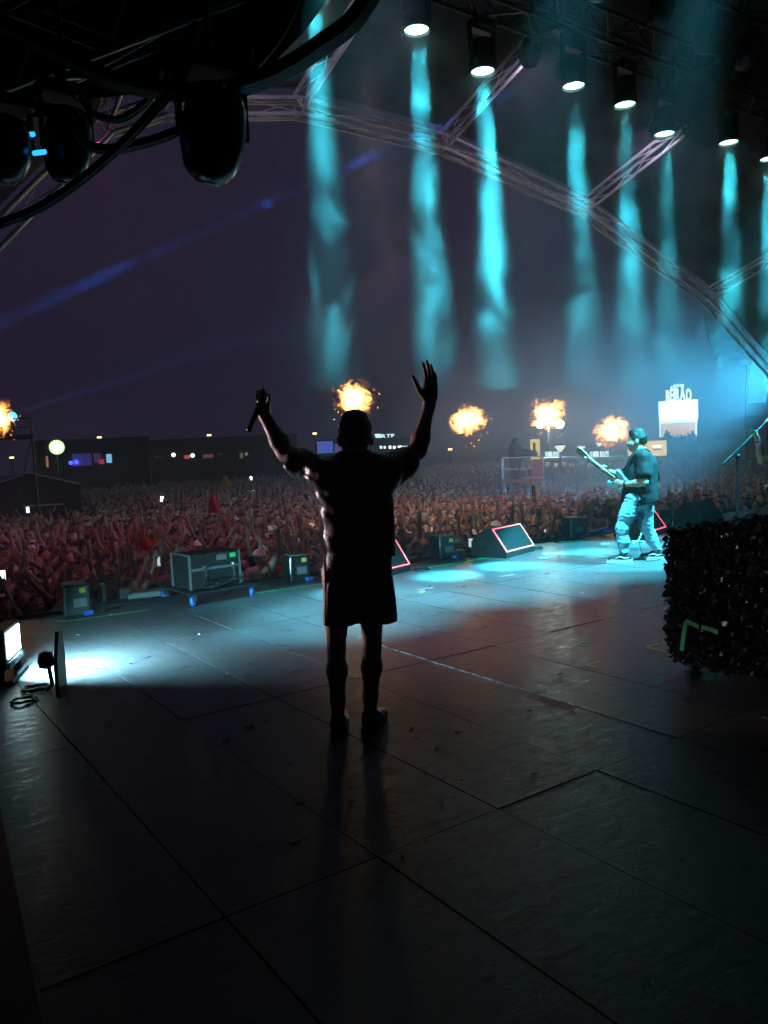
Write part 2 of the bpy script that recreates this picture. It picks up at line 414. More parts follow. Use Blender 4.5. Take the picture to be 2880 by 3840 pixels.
def sdf_arrays(prims, h, wob=None, cuts=(), smooth_iter=0):
    lo=np.min([_bounds(p,3*h)[0] for p in prims],0); hi=np.max([_bounds(p,3*h)[1] for p in prims],0)
    n=np.ceil((hi-lo)/h).astype(int)+1; D=np.full(n,0.5,np.float32)
    ax=[lo[i]+h*np.arange(n[i]) for i in range(3)]
    for p in prims:
        k=p[6]; a,b=_bounds(p,max(3*h,k*1.2))
        i0=np.maximum(0,np.floor((a-lo)/h).astype(int)); i1=np.minimum(n,np.ceil((b-lo)/h).astype(int)+1)
        sl=tuple(slice(i0[i],i1[i]) for i in range(3))
        G=np.stack(np.meshgrid(*[ax[i][sl[i]] for i in range(3)],indexing='ij'),-1)
        d=_dist(p,G).astype(np.float32); e=D[sl]
        if k>0:
            hh=np.clip(0.5+0.5*(e-d)/k,0,1); D[sl]=e*(1-hh)+d*hh-k*hh*(1-hh)
        else: D[sl]=np.minimum(e,d)
    if wob is not None or cuts:
        G=np.stack(np.meshgrid(*ax,indexing='ij'),-1)
        if wob is not None: D+=wob(G).astype(np.float32)
        for c in cuts: D=np.maximum(D,c(G).astype(np.float32))
    S=D<0
    A=[S[i:n[0]-1+i,j:n[1]-1+j,k:n[2]-1+k] for i in (0,1) for j in (0,1) for k in (0,1)]
    cnt=sum(a.astype(np.int8) for a in A); cell=(cnt>0)&(cnt<8)
    idx=-np.ones(cell.shape,int); C=np.argwhere(cell); idx[cell]=np.arange(len(C))
    V=np.zeros((len(C),3)); Wt=np.zeros(len(C))
    corners=[(i,j,k) for i in (0,1) for j in (0,1) for k in (0,1)]
    val={c:D[C[:,0]+c[0],C[:,1]+c[1],C[:,2]+c[2]] for c in corners}
    for c in corners:
        for x in range(3):
            if c[x]==0:
                c2=list(c); c2[x]=1; c2=tuple(c2); a,b=val[c],val[c2]; m=(a<0)!=(b<0)
                t=np.where(m,a/np.where(m,a-b,1),0); q=np.tile(np.array(c,float),(len(C),1)); q[:,x]=t
                V[m]+=q[m]; Wt[m]+=1
    V=lo+h*(C+V/np.maximum(Wt,1)[:,None])
    F=[]
    for x in range(3):
        y,z=(x+1)%3,(x+2)%3
        s0=[slice(None)]*3; s1=[slice(None)]*3; s0[x]=slice(0,-1); s1[x]=slice(1,None)
        e0=S[tuple(s0)]; e1=S[tuple(s1)]; E=np.argwhere(e0!=e1)
        E=E[(E[:,y]>0)&(E[:,z]>0)&(E[:,y]<n[y]-1)&(E[:,z]<n[z]-1)]
        flip=e0[E[:,0],E[:,1],E[:,2]]
        def at(dy,dz):
            q=E.copy(); q[:,y]-=dy; q[:,z]-=dz; return idx[q[:,0],q[:,1],q[:,2]]
        f=np.stack([at(1,1),at(0,1),at(0,0),at(1,0)],1); f[~flip]=f[~flip][:,::-1]; F.append(f)
    F=np.concatenate(F); F=F[(F>=0).all(1)]
    return V,F
def face_mats(V,F,prims):
    c=V[F].mean(1); best=np.full(len(F),9.0); mi=np.zeros(len(F),int)
    for p in prims:
        d=_dist(p,c)
        w=d<best; best[w]=d[w]; mi[w]=p[5]
    return mi
def mesh_arrays(name,V,F,mi,mats,smooth=True):
    me=bpy.data.meshes.new(name)
    me.vertices.add(len(V)); me.vertices.foreach_set('co',np.asarray(V,np.float32).ravel())
    k=F.shape[1]
    me.loops.add(len(F)*k); me.loops.foreach_set('vertex_index',F.astype(np.int32).ravel())
    me.polygons.add(len(F)); me.polygons.foreach_set('loop_start',np.arange(0,len(F)*k,k,dtype=np.int32)); me.polygons.foreach_set('loop_total',np.full(len(F),k,np.int32))
    for m in mats: me.materials.append(m)
    me.polygons.foreach_set('material_index',np.asarray(mi,np.int32)); me.polygons.foreach_set('use_smooth',np.full(len(F),smooth))
    me.update(calc_edges=True); me.validate(); return me
def sdf_object(name,prims,h,mats,parent=None,wob=None,cuts=(),loc=None):
    V,F=sdf_arrays(prims,h,wob,cuts); me=mesh_arrays(name,V,F,face_mats(V,F,prims),mats)
    o=bpy.data.objects.new(name,me); COL.objects.link(o)
    if parent is not None: o.parent=parent
    if loc is not None: o.location=loc
    return o
def wobble(amp,freq,seed=0,stretch=(1,1,1)):
    rs=np.random.default_rng(seed); K=rs.normal(size=(6,3)); K/=np.linalg.norm(K,axis=1)[:,None]; ph=rs.uniform(0,6.28,6); fr=freq*rs.uniform(.6,1.7,6); st=np.array(stretch)
    def f(G):
        out=0
        for q in range(6): out=out+np.sin((G*st)@K[q]*fr[q]+ph[q])
        return out*amp/3.0
    return f

M_skin  = mat('skin',(0.46,0.27,0.19),0.5,var=0.1,vscale=14)
M_skin2 = mat('skin_tan',(0.34,0.19,0.125),0.5,var=0.1,vscale=14)
M_hair  = mat('dark_hair',(0.012,0.009,0.008),0.5,bump=0.5,bscale=160)
M_eye   = mat('eye_dark',(0.01,0.008,0.008),0.2)
M_lip   = mat('lips',(0.28,0.10,0.09),0.45)
def V3(*a): return np.array(a,float)
def lerp(a,b,t): return np.array(a)+(np.array(b)-np.array(a))*t

def head_prims(c, fwd, up, s=1.0, skin=0, eye=None, lip=None, ears=True):
    """head centred at c (eye level), looking along fwd"""
    c=np.array(c,float); f=np.array(fwd,float); f/=np.linalg.norm(f); u=np.array(up,float); u=u-f*(u@f); u/=np.linalg.norm(u); r=np.cross(f,u)
    Rm=np.stack([r,f,u],1); P=lambda x,y,z: c+s*(r*x+f*y+u*z)
    o=[ell_(P(0,-.012,.025),V3(.078,.098,.095)*s,skin,.02*s,Rm), ell_(P(0,.022,-.045),V3(.060,.070,.075)*s,skin,.03*s,Rm),
       cap_(P(0,.055,-.085),P(0,.062,-.09),.028*s,None,skin,.03*s),
       cap_(P(0,.088,.0),P(0,.106,-.034),.009*s,.015*s,skin,.012*s)]
    for q in (-1,1):
        o.append(cap_(P(q*.036,.068,-.03),P(q*.046,.05,-.035),.028*s,.022*s,skin,.03*s))
        if ears: o.append(ell_(P(q*.080,-.008,-.012),V3(.012,.022,.034)*s,skin,.006*s,Rm))
        if eye is not None: o.append(ell_(P(q*.032,.081,.004),V3(.011,.008,.006)*s,eye,.003*s,Rm))
    if lip is not None: o.append(ell_(P(0,.090,-.064),V3(.024,.008,.008)*s,lip,.003*s,Rm))
    return o
def hair_prims(c,fwd,up,s,m,style='short'):
    c=np.array(c,float); f=np.array(fwd,float); f/=np.linalg.norm(f); u=np.array(up,float); u=u-f*(u@f); u/=np.linalg.norm(u); r=np.cross(f,u)
    Rm=np.stack([r,f,u],1); P=lambda x,y,z: c+s*(r*x+f*y+u*z)
    o=[ell_(P(0,-.022,.048),V3(.0795,.092,.078)*s,m,.01,Rm), ell_(P(0,-.048,.005),V3(.071,.064,.07)*s,m,.03,Rm)]
    if style=='long':
        o+=[cap_(P(-.05,-.05,.0),P(-.07,-.06,-.2),.05*s,.04*s,m,.04),cap_(P(.05,-.05,.0),P(.07,-.06,-.2),.05*s,.04*s,m,.04),cap_(P(0,-.07,0),P(0,-.09,-.22),.06*s,.05*s,m,.04)]
    if style=='bun': o+=[ell_(P(0,-.07,.13),V3(.045,.045,.045)*s,m,.02,Rm)]
    if style=='quiff': o+=[ell_(P(0,-.005,.108),V3(.058,.07,.026)*s,m,.03,Rm)]
    return o
def hair_shell(c,fwd,up,s,m,off=.007):
    c=np.array(c,float); f=np.array(fwd,float); f/=np.linalg.norm(f); u=np.array(up,float); u=u-f*(u@f); u/=np.linalg.norm(u); r=np.cross(f,u)
    Rm=np.stack([r,f,u],1); P=lambda x,y,z: c+s*(r*x+f*y+u*z)
    return [ell_(P(0,-.014,.028),(V3(.078,.098,.097)+off)*s,m,.02,Rm),ell_(P(0,.0,.108),V3(.055,.075,.026)*s,m,.03,Rm),cap_(P(0,-.062,-.02),P(0,-.055,-.07),.046*s,.036*s,m,.03)]
def hand_prims(w, d, palm_n, side, m=0, s=1.0, curl=0.15, spread=0.16, fist=False, k=.012):
    """w wrist, d direction wrist->fingers, palm_n palm normal, side=+1 thumb towards cross(d,palm_n)"""
    w=np.array(w,float); d=np.array(d,float); d/=np.linalg.norm(d); n=np.array(palm_n,float); n=n-d*(n@d); n/=np.linalg.norm(n); t=np.cross(d,n)*side
    P=lambda a,b,c: w+s*(d*a+t*b+n*c)
    o=[cap_(P(.0,0,0),P(.03,0,0),.026*s,.03*s,m,.03*s,(n,.72)),
       cap_(P(.035,.020,0),P(.088,.028,0),.024*s,.018*s,m,.02*s,(n,.75)), cap_(P(.035,-.016,0),P(.082,-.028,0),.024*s,.017*s,m,.02*s,(n,.75)),
       cap_(P(.04,0,0),P(.09,0,0),.026*s,.02*s,m,.02*s,(n,.75))]
    base=[(.090,.033),(.096,.011),(.092,-.011),(.082,-.032)]; Ln=[.072,.080,.074,.058]
    for q,((a,b),l) in enumerate(zip(base,Ln)):
        sp=(1.5-q)*spread*.55; p0=P(a,b,0); dd=d*math.cos(sp)+t*math.sin(sp); c=curl*(1+.25*q)
        if fist: c=1.25
        seg=[.46,.31,.23]; ang=0
        for g,fr in enumerate(seg):
            ang+=c; v=dd*math.cos(ang)+n*math.sin(ang); p1=p0+v*l*fr*s
            r0=(.0092-.0011*g)*s; o.append(cap_(p0,p1,r0,r0-.0009*s,m,.004*s)); p0=p1
    p0=P(.022,.030,.004); th=t*.78+d*.58+n*.22; th/=np.linalg.norm(th); p1=p0+th*.042*s
    th2=th*.75+d*.5+n*(.5 if fist else .05); th2/=np.linalg.norm(th2); p2=p1+th2*.034*s; p3=p2+(th2+n*(.5 if fist else .1))*.026*s
    o+=[cap_(p0,p1,.015*s,.0115*s,m,.014*s),cap_(p1,p2,.0112*s,.0098*s,m,.005*s),cap_(p2,p3,.0098*s,.008*s,m,.004*s)]
    return o
def arm_prims(sh,el,wr,m_up,m_fo,s=1.0,k=.03):
    sh,el,wr=[np.array(x,float) for x in (sh,el,wr)]
    mid=lerp(el,wr,.28)
    return [cap_(sh,lerp(sh,el,.45),.058*s,.050*s,m_up,k),cap_(lerp(sh,el,.45),el,.050*s,.040*s,m_up,k),
            cap_(el,mid,.040*s,.043*s,m_fo,k),cap_(mid,wr,.043*s,.027*s,m_fo,k)]
def leg_prims(hip,kn,an,m,s=1.0,k=.03,calf_dir=(0,-1,0)):
    hip,kn,an=[np.array(x,float) for x in (hip,kn,an)]; cd=np.array(calf_dir,float)
    c=lerp(kn,an,.30)+cd*.018*s
    return [cap_(hip,lerp(hip,kn,.5),.088*s,.072*s,m,k),cap_(lerp(hip,kn,.5),kn,.072*s,.050*s,m,k),
            cap_(kn,c,.046*s,.056*s,m,k),cap_(c,lerp(kn,an,.75),.056*s,.038*s,m,k),cap_(lerp(kn,an,.75),an,.038*s,.036*s,m,k)]
def foot_prims(an,fwd,m,s=1.0):
    an=np.array(an,float); f=np.array(fwd,float); z=V3(0,0,1); f/=np.linalg.norm(f); b=an.copy(); b[2]=0
    return [cap_(b-f*.045*s+z*.045,b+f*.03*s+z*.05,.042*s,.045*s,m,.02), cap_(b+f*.03*s+z*.045,b+f*.15*s+z*.032,.045*s,.034*s,m,.03,((0,0,1),.9)), cap_(an,b+z*.06,.04*s,.042*s,m,.03)]
# ------------------------------------------------------------------ the singer, seen from behind
M_blkshirt = mat('black_satin',(0.010,0.010,0.012),0.34,spec=0.5,bump=0.25,bscale=30)
M_blkshort = mat('black_shorts',(0.008,0.008,0.009),0.5,bump=0.25,bscale=40)
M_shoe     = mat('black_leather',(0.012,0.012,0.013),0.3,bump=0.2,bscale=60)
M_sole     = mat('dark_sole',(0.03,0.03,0.032),0.6)
def below(z,slope=(0,0)): return lambda G: z+G[...,0]*slope[0]+G[...,1]*slope[1]-G[...,2]
def above(z): return lambda G: G[...,2]-z
def build_singer():
    t=thing('person','singer in black short-sleeved shirt and shorts, arms raised, back turned, holding a microphone','person',(2.285,3.715,0),rad(-31.6))
    cx=.075
    shL,shR=V3(cx-.185,.02,1.475),V3(cx+.185,.0,1.465); elL,elR=V3(-.315,.20,1.575),V3(.438,.20,1.552); wrL,wrR=V3(-.430,.27,1.80),V3(.515,.24,1.80)
    b=[]
    b+=[cap_((.03,0,.93),(cx,0,1.15),.125,.12,0,.06,((0,1,0),.75)),cap_((cx,0,1.15),(cx,0,1.38),.13,.145,0,.06,((0,1,0),.72)),cap_(shL,shR,.06,.06,0,.06)]
    b+=[cap_((cx,-.005,1.42),(cx+.006,.008,1.59),.066,.060,0,.04)]
    b+=head_prims((cx+.006,.025,1.640),(-.12,1,.05),(0,0,1),1.09,0)
    b+=arm_prims(shL,elL,wrL,0,0,1.17)+arm_prims(shR,elR,wrR,0,0,1.17)
    # hand with the microphone: fist round the handle, index finger up
    hd=V3(.05,-.05,1); b+=hand_prims(wrL,(.12,-.02,1),(-.75,-.5,0.1),1,0,1.1,curl=.75,spread=.1)
    b+=[cap_((-.428,.26,1.885),(-.425,.255,1.93),.009,.0085,0,.006),cap_((-.425,.255,1.93),(-.424,.25,1.965),.0085,.007,0,.004)]
    # open hand, palm to the crowd, seen from its back
    b+=hand_prims(wrR+V3(.006,0,.02),(.12,.05,1),(-.75,.65,0.05),1,0,1.38,curl=.10,spread=.30)
    hipL,hipR=V3(-.055,0,.90),V3(.13,0,.90)
    b+=leg_prims(hipL,(-.082,.02,.475),(-.092,.0,.09),0,1.0)+leg_prims(hipR,(.118,.03,.475),(.088,.02,.10),0,1.0)
    b+=[cap_((-.092,.0,.1),(-.088,.05,.05),.035,.03,0,.02),cap_((.088,.02,.1),(.10,.07,.05),.035,.03,0,.02)]
    body=sdf_object('body',b,.0072,[M_skin2],t)
    hr=hair_shell((cx+.006,.025,1.640),(-.12,1,.05),(0,0,1),1.09,0)
    hc=V3(cx+.006,.025,1.655)
    sdf_object('hair',hr,.007,[M_hair],t,wobble(.0022,130,3),[lambda G:1.582-G[...,2]+.9*np.maximum(0,G[...,1]+.035)])
    MB().lathe([(0,-.012),(.010,-.010),(.012,0),(.009,.01),(0,.012)],10,(cx-.082,.02,1.64),(1,0,0)).build('earpiece',M_rubber,t)
    MB().tube(spline([(cx+.088,.03,1.635),(cx+.09,.0,1.60),(cx+.07,-.045,1.55),(cx+.03,-.06,1.50)],6),.0025,6).build('earpiece_cable',M_rubber,t)
    # shirt
    s=[cap_((cx-.165,.0,1.452),(cx+.165,.0,1.447),.078,.078,0,.04,((0,1,0),1.05)),
       cap_((cx-.02,.0,1.40),(.08,.0,.98),.182,.157,0,.05,((0,1,0),.72)),cap_((cx-.07,.0,1.35),(.025,.0,1.0),.135,.105,0,.05,((0,1,0),.85)),
       cap_((cx+.06,.0,1.38),(.145,.0,.98),.138,.122,0,.05,((0,1,0),.85)),
       cap_((cx-.14,.0,1.446),(-.245,.13,1.515),.084,.088,0,.04),cap_((cx-.14,.0,1.42),(-.205,.10,1.475),.075,.055,0,.05),
       cap_((cx+.14,.0,1.441),(.360,.13,1.492),.084,.092,0,.04),cap_((cx+.14,.0,1.40),(.325,.11,1.455),.075,.066,0,.05),
       cap_((cx-.05,-.01,1.495),(cx+.055,-.01,1.492),.036,.036,0,.04)]
    nL=V3(-.215,.16,.05); nR=V3(.2,.16,.05); nL/=np.linalg.norm(nL); nR/=np.linalg.norm(nR)
    cL=lambda G: np.where(G[...,0]<-.10,(G-V3(-.275,.145,1.53))@nL,-1.0); cR=lambda G: np.where(G[...,0]>.27,(G-V3(.385,.15,1.515))@nR,-1.0)
    w1=wobble(.0045,20,5,(1.4,1.4,.6)); w2=wobble(.0022,75,8,(1.3,1,.7)); cre=lambda G: .0028*np.sin((G[...,0]*.75+G[...,2])*62+3*np.sin(G[...,2]*9))*np.clip((.16-G[...,0])*6,0,1)
    sdf_object('shirt',s,.0075,[M_blkshirt],t,lambda G:w1(G)+w2(G)+cre(G),[below(1.0,(-.06,0)),cL,cR])
    MB().tube([(cx+.066*math.cos(a)*1.08,.005+.06*math.sin(a),1.527+.004*math.sin(a)) for a in [i*math.pi/12 for i in range(25)]],.017,8,caps=False).build('collar',M_blkshirt,t)
    # shorts
    s=[cap_((.0,.0,1.02),(-.062,.005,.58),.098,.097,0,.03,((0,1,0),.98)),cap_((.13,.0,1.02),(.153,.01,.58),.108,.113,0,.022,((0,1,0),.95)),cap_((-.0,.0,.98),(.14,.0,.98),.098,.102,0,.04,((0,1,0),.9))]
    w3=wobble(.007,24,11,(1.6,1,.5))
    sdf_object('shorts',s,.0075,[M_blkshort],t,w3,[below(.617),above(1.03)])
    MB().tube([(-.118,-.06,1.0),(-.122,-.066,.8),(-.135,-.06,.63)],.006,6).build('side_stripe',M_blkshirt,t)
    # shoes
    for (ax,fw,ay) in ((-.09,(.10,1,0),0.0),(.092,(.42,1,0),.02)):
        f=np.array(fw,float); f/=np.linalg.norm(f); a=V3(ax,ay,0)
        sh=[cap_(a-f*.035+V3(0,0,.06),a+f*.04+V3(0,0,.06),.043,.046,0,.02),cap_(a+f*.04+V3(0,0,.05),a+f*.17+V3(0,0,.038),.046,.036,0,.03),cap_(a+V3(0,0,.06)-f*.02,a+V3(0,0,.105)-f*.03,.042,.040,0,.02)]
        so=sdf_object('shoe',sh,.006,[M_shoe],t,wobble(.0025,90,2),[below(.018),above(.118)])
        MB().prism([tuple((a+f*l+V3(-f[1],f[0],0)*w)[:2]) for l,w in ((-.085,-.02),(-.06,-.043),(.05,-.047),(.15,-.042),(.205,-.015),(.205,.015),(.15,.042),(.05,.047),(-.06,.043),(-.085,.02))],0.0,.026).build('sole',M_sole,so)
        lace=MB()
        for q in range(4):
            p=a+f*(.05+.022*q)+V3(0,0,.098-.012*q); n=V3(-f[1],f[0],0); lace.tube([p-n*.025-V3(0,0,.012),p,p+n*.025-V3(0,0,.012)],.003,5)
        tag(lace.build('laces',M_sole,so),kind='stuff')
    return t
build_singer()
# the microphone in his hand
mic=thing('microphone','black handheld microphone gripped in the raised hand of the singer','microphone',(2.285,3.715,0),rad(-31.6))
ma=V3(-.521,.235,1.705); mt=V3(-.428,.245,1.895); md=(mt-ma)/np.linalg.norm(mt-ma)
MB().lathe([(0,0),(.014,.0),(.016,.01),(.018,.12),(.021,.17),(.024,.178)],14,ma,md).build('handle',M_darkst,mic)
MB().lathe([(.0235,.178),(.026,.186),(.027,.205),(.022,.225),(.010,.236),(0,.238)],14,ma,md).build('grille',mat('mic_grille',(0.08,0.08,0.085),0.4,0.8,bump=.8,bscale=500),mic)
MB().lathe([(.0225,.172),(.0255,.174),(.0255,.184),(.0225,.186),(.0225,.172)],14,ma,md).build('ring',M_steel,mic)
# ------------------------------------------------------------------ the guitarist
M_jeans=mat('pale_blue_denim',(0.26,0.52,0.64),0.85,var=0.18,vscale=20,bump=0.3,bscale=90)
M_tee=mat('charcoal_tshirt',(0.012,0.012,0.016),0.85,var=0.2,vscale=8,bump=0.3,bscale=50)
M_white=mat('white_rubber',(0.78,0.78,0.76),0.6)
M_canvas=mat('dark_canvas',(0.035,0.022,0.022),0.8)
M_wood=mat('maple_neck',(0.36,0.14,0.05),0.4,var=0.2,vscale=12)
M_gblue=mat('pale_blue_lacquer',(0.30,0.58,0.66),0.18,coat=0.6)
G_LOC=(8.33,6.49,0); G_RZ=rad(-52.1)
def build_guitarist():
    t=thing('person','guitarist in charcoal t-shirt and pale blue jeans playing in profile on stage','person',G_LOC,G_RZ)
    # local x: along the picture, -x is the way he faces; y away from us
    hd=V3(.02,.03,1.525)
    sh1,sh2=V3(.10,-.17,1.335),V3(.06,.19,1.335)
    el1,wr1=V3(.10,-.23,1.01),V3(-.155,-.12,.985); el2,wr2=V3(-.10,.30,1.05),V3(-.36,.16,1.155)
    b=[cap_((.06,0,.80),(.06,0,1.05),.15,.155,0,.06,((1,0,0),.85)),cap_((.06,0,1.05),(.08,0,1.27),.155,.15,0,.06,((1,0,0),.85)),cap_(sh1,sh2,.065,.065,0,.05),
       cap_((.085,0,1.32),(.04,.02,1.47),.066,.062,0,.04)]
    b+=head_prims(hd,(-1,.10,-.06),(0,0,1),1.13,0,1,2)
    b+=arm_prims(sh1,el1,wr1,0,0,1.1)+arm_prims(sh2,el2,wr2,0,0,1.1)
    b+=hand_prims(wr1,(-1,.15,.45),(.15,1,.0),1,0,1.0,curl=.45,spread=.25)
    b+=hand_prims(wr2,(-.5,-.5,.5),(.3,-.5,-.8),1,0,1.0,curl=.8,spread=.1)
    hp1,hp2=V3(-.03,-.09,.80),V3(.09,.09,.80); kn1,kn2=V3(-.175,-.10,.44),V3(.115,.12,.44); an1,an2=V3(-.165,-.12,.09),V3(.235,.14,.09)
    b+=leg_prims(hp1,kn1,an1,0,.95,.03,(1,0,0))+leg_prims(hp2,kn2,an2,0,.95,.03,(1,0,0))
    sdf_object('body',b,.011,[M_skin,M_eye,M_lip],t)
    hr=hair_shell(hd,(-1,.10,-.06),(0,0,1),1.13,0,.004)
    sdf_object('hair',hr,.009,[M_hair],t,wobble(.002,110,4),[lambda G:1.478-G[...,2]+1.6*np.maximum(0,.005-G[...,0])])
    s=[cap_((.078,-.13,1.325),(.058,.14,1.325),.092,.092,0,.05),cap_((.075,0,1.22),(.045,0,.78),.165,.195,0,.07,((0,1,0),.95)),cap_((.09,0,1.2),(.08,0,.80),.165,.17,0,.06),cap_((-.0,0,1.1),(-.02,0,.76),.15,.16,0,.08),
       cap_(sh1-V3(0,0,.02),lerp(sh1,el1,.64),.085,.092,0,.05),cap_(sh2-V3(0,0,.02),lerp(sh2,el2,.60),.085,.092,0,.05)]
    w=wobble(.005,22,9,(1.5,1.5,.6)); w2=wobble(.002,60,19)
    sdf_object('shirt',s,.011,[M_tee],t,lambda G:w(G)+w2(G),[below(.705,(.22,0))])
    s=[cap_((.04,-.02,.80),(.05,.02,.80),.17,.17,0,.05)]
    for hp,kn,an in ((hp1,kn1,an1),(hp2,kn2,an2)): s+=[cap_(hp,lerp(hp,kn,.5),.110,.098,0,.05),cap_(lerp(hp,kn,.5),kn,.105,.082,0,.04),cap_(kn,lerp(kn,an,.5),.082,.076,0,.04),cap_(lerp(kn,an,.5),an+V3(0,0,.045),.076,.055,0,.03)]
    w=wobble(.005,40,21,(.6,.6,1.6)); w2=wobble(.003,95,22,(.7,.7,1.5))
    sdf_object('jeans',s,.010,[M_jeans],t,lambda G:w(G)+w2(G),[below(.12)])
    for a,f in ((an1,(-1,-.12,0)),(an2,(-1,-.05,0))):
        f=np.array(f,float); f/=np.linalg.norm(f); a=V3(a[0],a[1],0); n=V3(-f[1],f[0],0)
        sh=[cap_(a-f*.05+V3(0,0,.055),a+f*.04+V3(0,0,.06),.044,.047,0,.02),cap_(a+f*.04+V3(0,0,.052),a+f*.165+V3(0,0,.042),.047,.04,0,.03),cap_(a+V3(0,0,.06)-f*.03,a+V3(0,0,.10)-f*.035,.044,.042,0,.02)]
        so=sdf_object('shoe',sh,.008,[M_canvas],t,None,[below(.03),above(.115)])
        MB().prism([tuple((a+f*l+n*w_)[:2]) for l,w_ in ((-.105,-.02),(-.08,-.045),(.05,-.052),(.15,-.048),(.215,-.018),(.215,.018),(.15,.048),(.05,.052),(-.08,.045),(-.105,.02))],0.0,.042).build('sole',M_white,so)
        for sd in (-1,1):
            MB().tube(spline([a+f*.11+n*.048*sd+V3(0,0,.055),a+f*.05+n*.053*sd+V3(0,0,.078),a+n*.05*sd+V3(0,0,.06),a-f*.06+n*.046*sd+V3(0,0,.068)],5),.006,5).build('side_stripe',M_white,so)
    MB().lathe([(.033,-.014),(.037,-.014),(.037,.014),(.033,.014),(.033,-.014)],16,lerp(el1,wr1,.90),wr1-el1).build('watch_strap',M_rubber,t)
    return t
build_guitarist()
gt=thing('electric_guitar','pale blue electric guitar with brown neck held by the guitarist','guitar',G_LOC,G_RZ)
# guitar plane: neck runs from body towards (-x, +z); face looks to -x/-y... he holds it against his belly
nd=V3(-.40,.10,.34); nd/=np.linalg.norm(nd); nface=V3(-.55,-.75,-.35); nface-=nd*(nface@nd); nface/=np.linalg.norm(nface); nu=np.cross(nface,nd)
O=V3(-.155,-.05,.985)
Mg=Matrix((( nd[0],nu[0],nface[0],O[0]),(nd[1],nu[1],nface[1],O[1]),(nd[2],nu[2],nface[2],O[2]),(0,0,0,1)))
outline=[(-.21,.02),(-.20,.11),(-.13,.155),(-.05,.135),(.02,.115),(.10,.145),(.165,.15),(.185,.115),(.13,.075),(.10,.035),(.10,-.035),(.12,-.07),(.155,-.10),(.15,-.135),(.09,-.135),(.02,-.11),(-.05,-.125),(-.13,-.15),(-.20,-.10)]
sp=spline([Vector((x,y,0)) for x,y in outline]+[Vector((*outline[0],0))],4)[:-1]
gb=MB(); gb.prism([(p.x,p.y) for p in sp],-.022,.022,0,Mg); gb.build('guitar_body',M_gblue,gt)
pg=[(-.10,-.02),(-.06,.07),(.04,.075),(.10,.03),(.10,-.03),(.03,-.09),(-.07,-.10)]
pgo=MB().prism([(p.x,p.y) for p in spline([Vector((x,y,0)) for x,y in pg]+[Vector((*pg[0],0))],3)[:-1]],.022,.026,0,Mg).build('pickguard',M_white,gt)
for x in (-.06,-.0,.06): MB().prism([(x-.01,-.035),(x+.01,-.035),(x+.01,.035),(x-.01,.035)],.0262,.034,0,Mg).build('pickup',M_white,pgo)
MB().prism([(-.125,-.03),(-.10,-.03),(-.10,.03),(-.125,.03)],.022,.036,0,Mg).build('bridge',M_steel,gt)
nk=MB().prism([(.09,-.027),(.56,-.021),(.56,.021),(.09,.027)],.005,.032,0,Mg).build('neck',M_wood,gt)
hs=MB().prism([(.56,-.022),(.60,-.035),(.72,-.05),(.75,-.02),(.745,.02),(.70,.045),(.62,.03),(.56,.022)],.0,.018,0,Mg).build('headstock',M_wood,gt)
for q in range(6): 
    p=Mg@Vector((.61+.022*q,.05,.009)); MB().lathe([(0,-.014),(.008,-.012),(.008,.012),(0,.014)],8,p,tuple(nu)).build('tuner',M_steel,hs)
st=MB()
for q in range(6): st.tube([Mg@Vector((-.11,-.018+.0072*q,.037)),Mg@Vector((.60,-.015+.006*q,.036))],.0008,4)
tag(st.build('strings',M_steel,gt),kind='stuff')
MB().tube([tuple(x) for x in spline([Mg@Vector((.16,.13,0)),(-.12,-.13,1.20),(-.03,-.14,1.34),(.08,-.10,1.425),(.18,-.04,1.36),(.255,.0,1.15),(.25,.02,.98),Mg@Vector((-.20,.02,-.01))],8)],.013,6).build('strap',M_rubber,gt)
MB().tube([tuple(x) for x in spline([Mg@Vector((-.19,-.06,0)),(-.02,-.2,.80),(.10,-.2,.62),(.02,-.22,.35),(.06,-.2,.1),(.10,-.1,.012),(.3,.15,.01),(.15,.5,.01)],8)],.004,6).build('guitar_cable',M_rubber,gt)
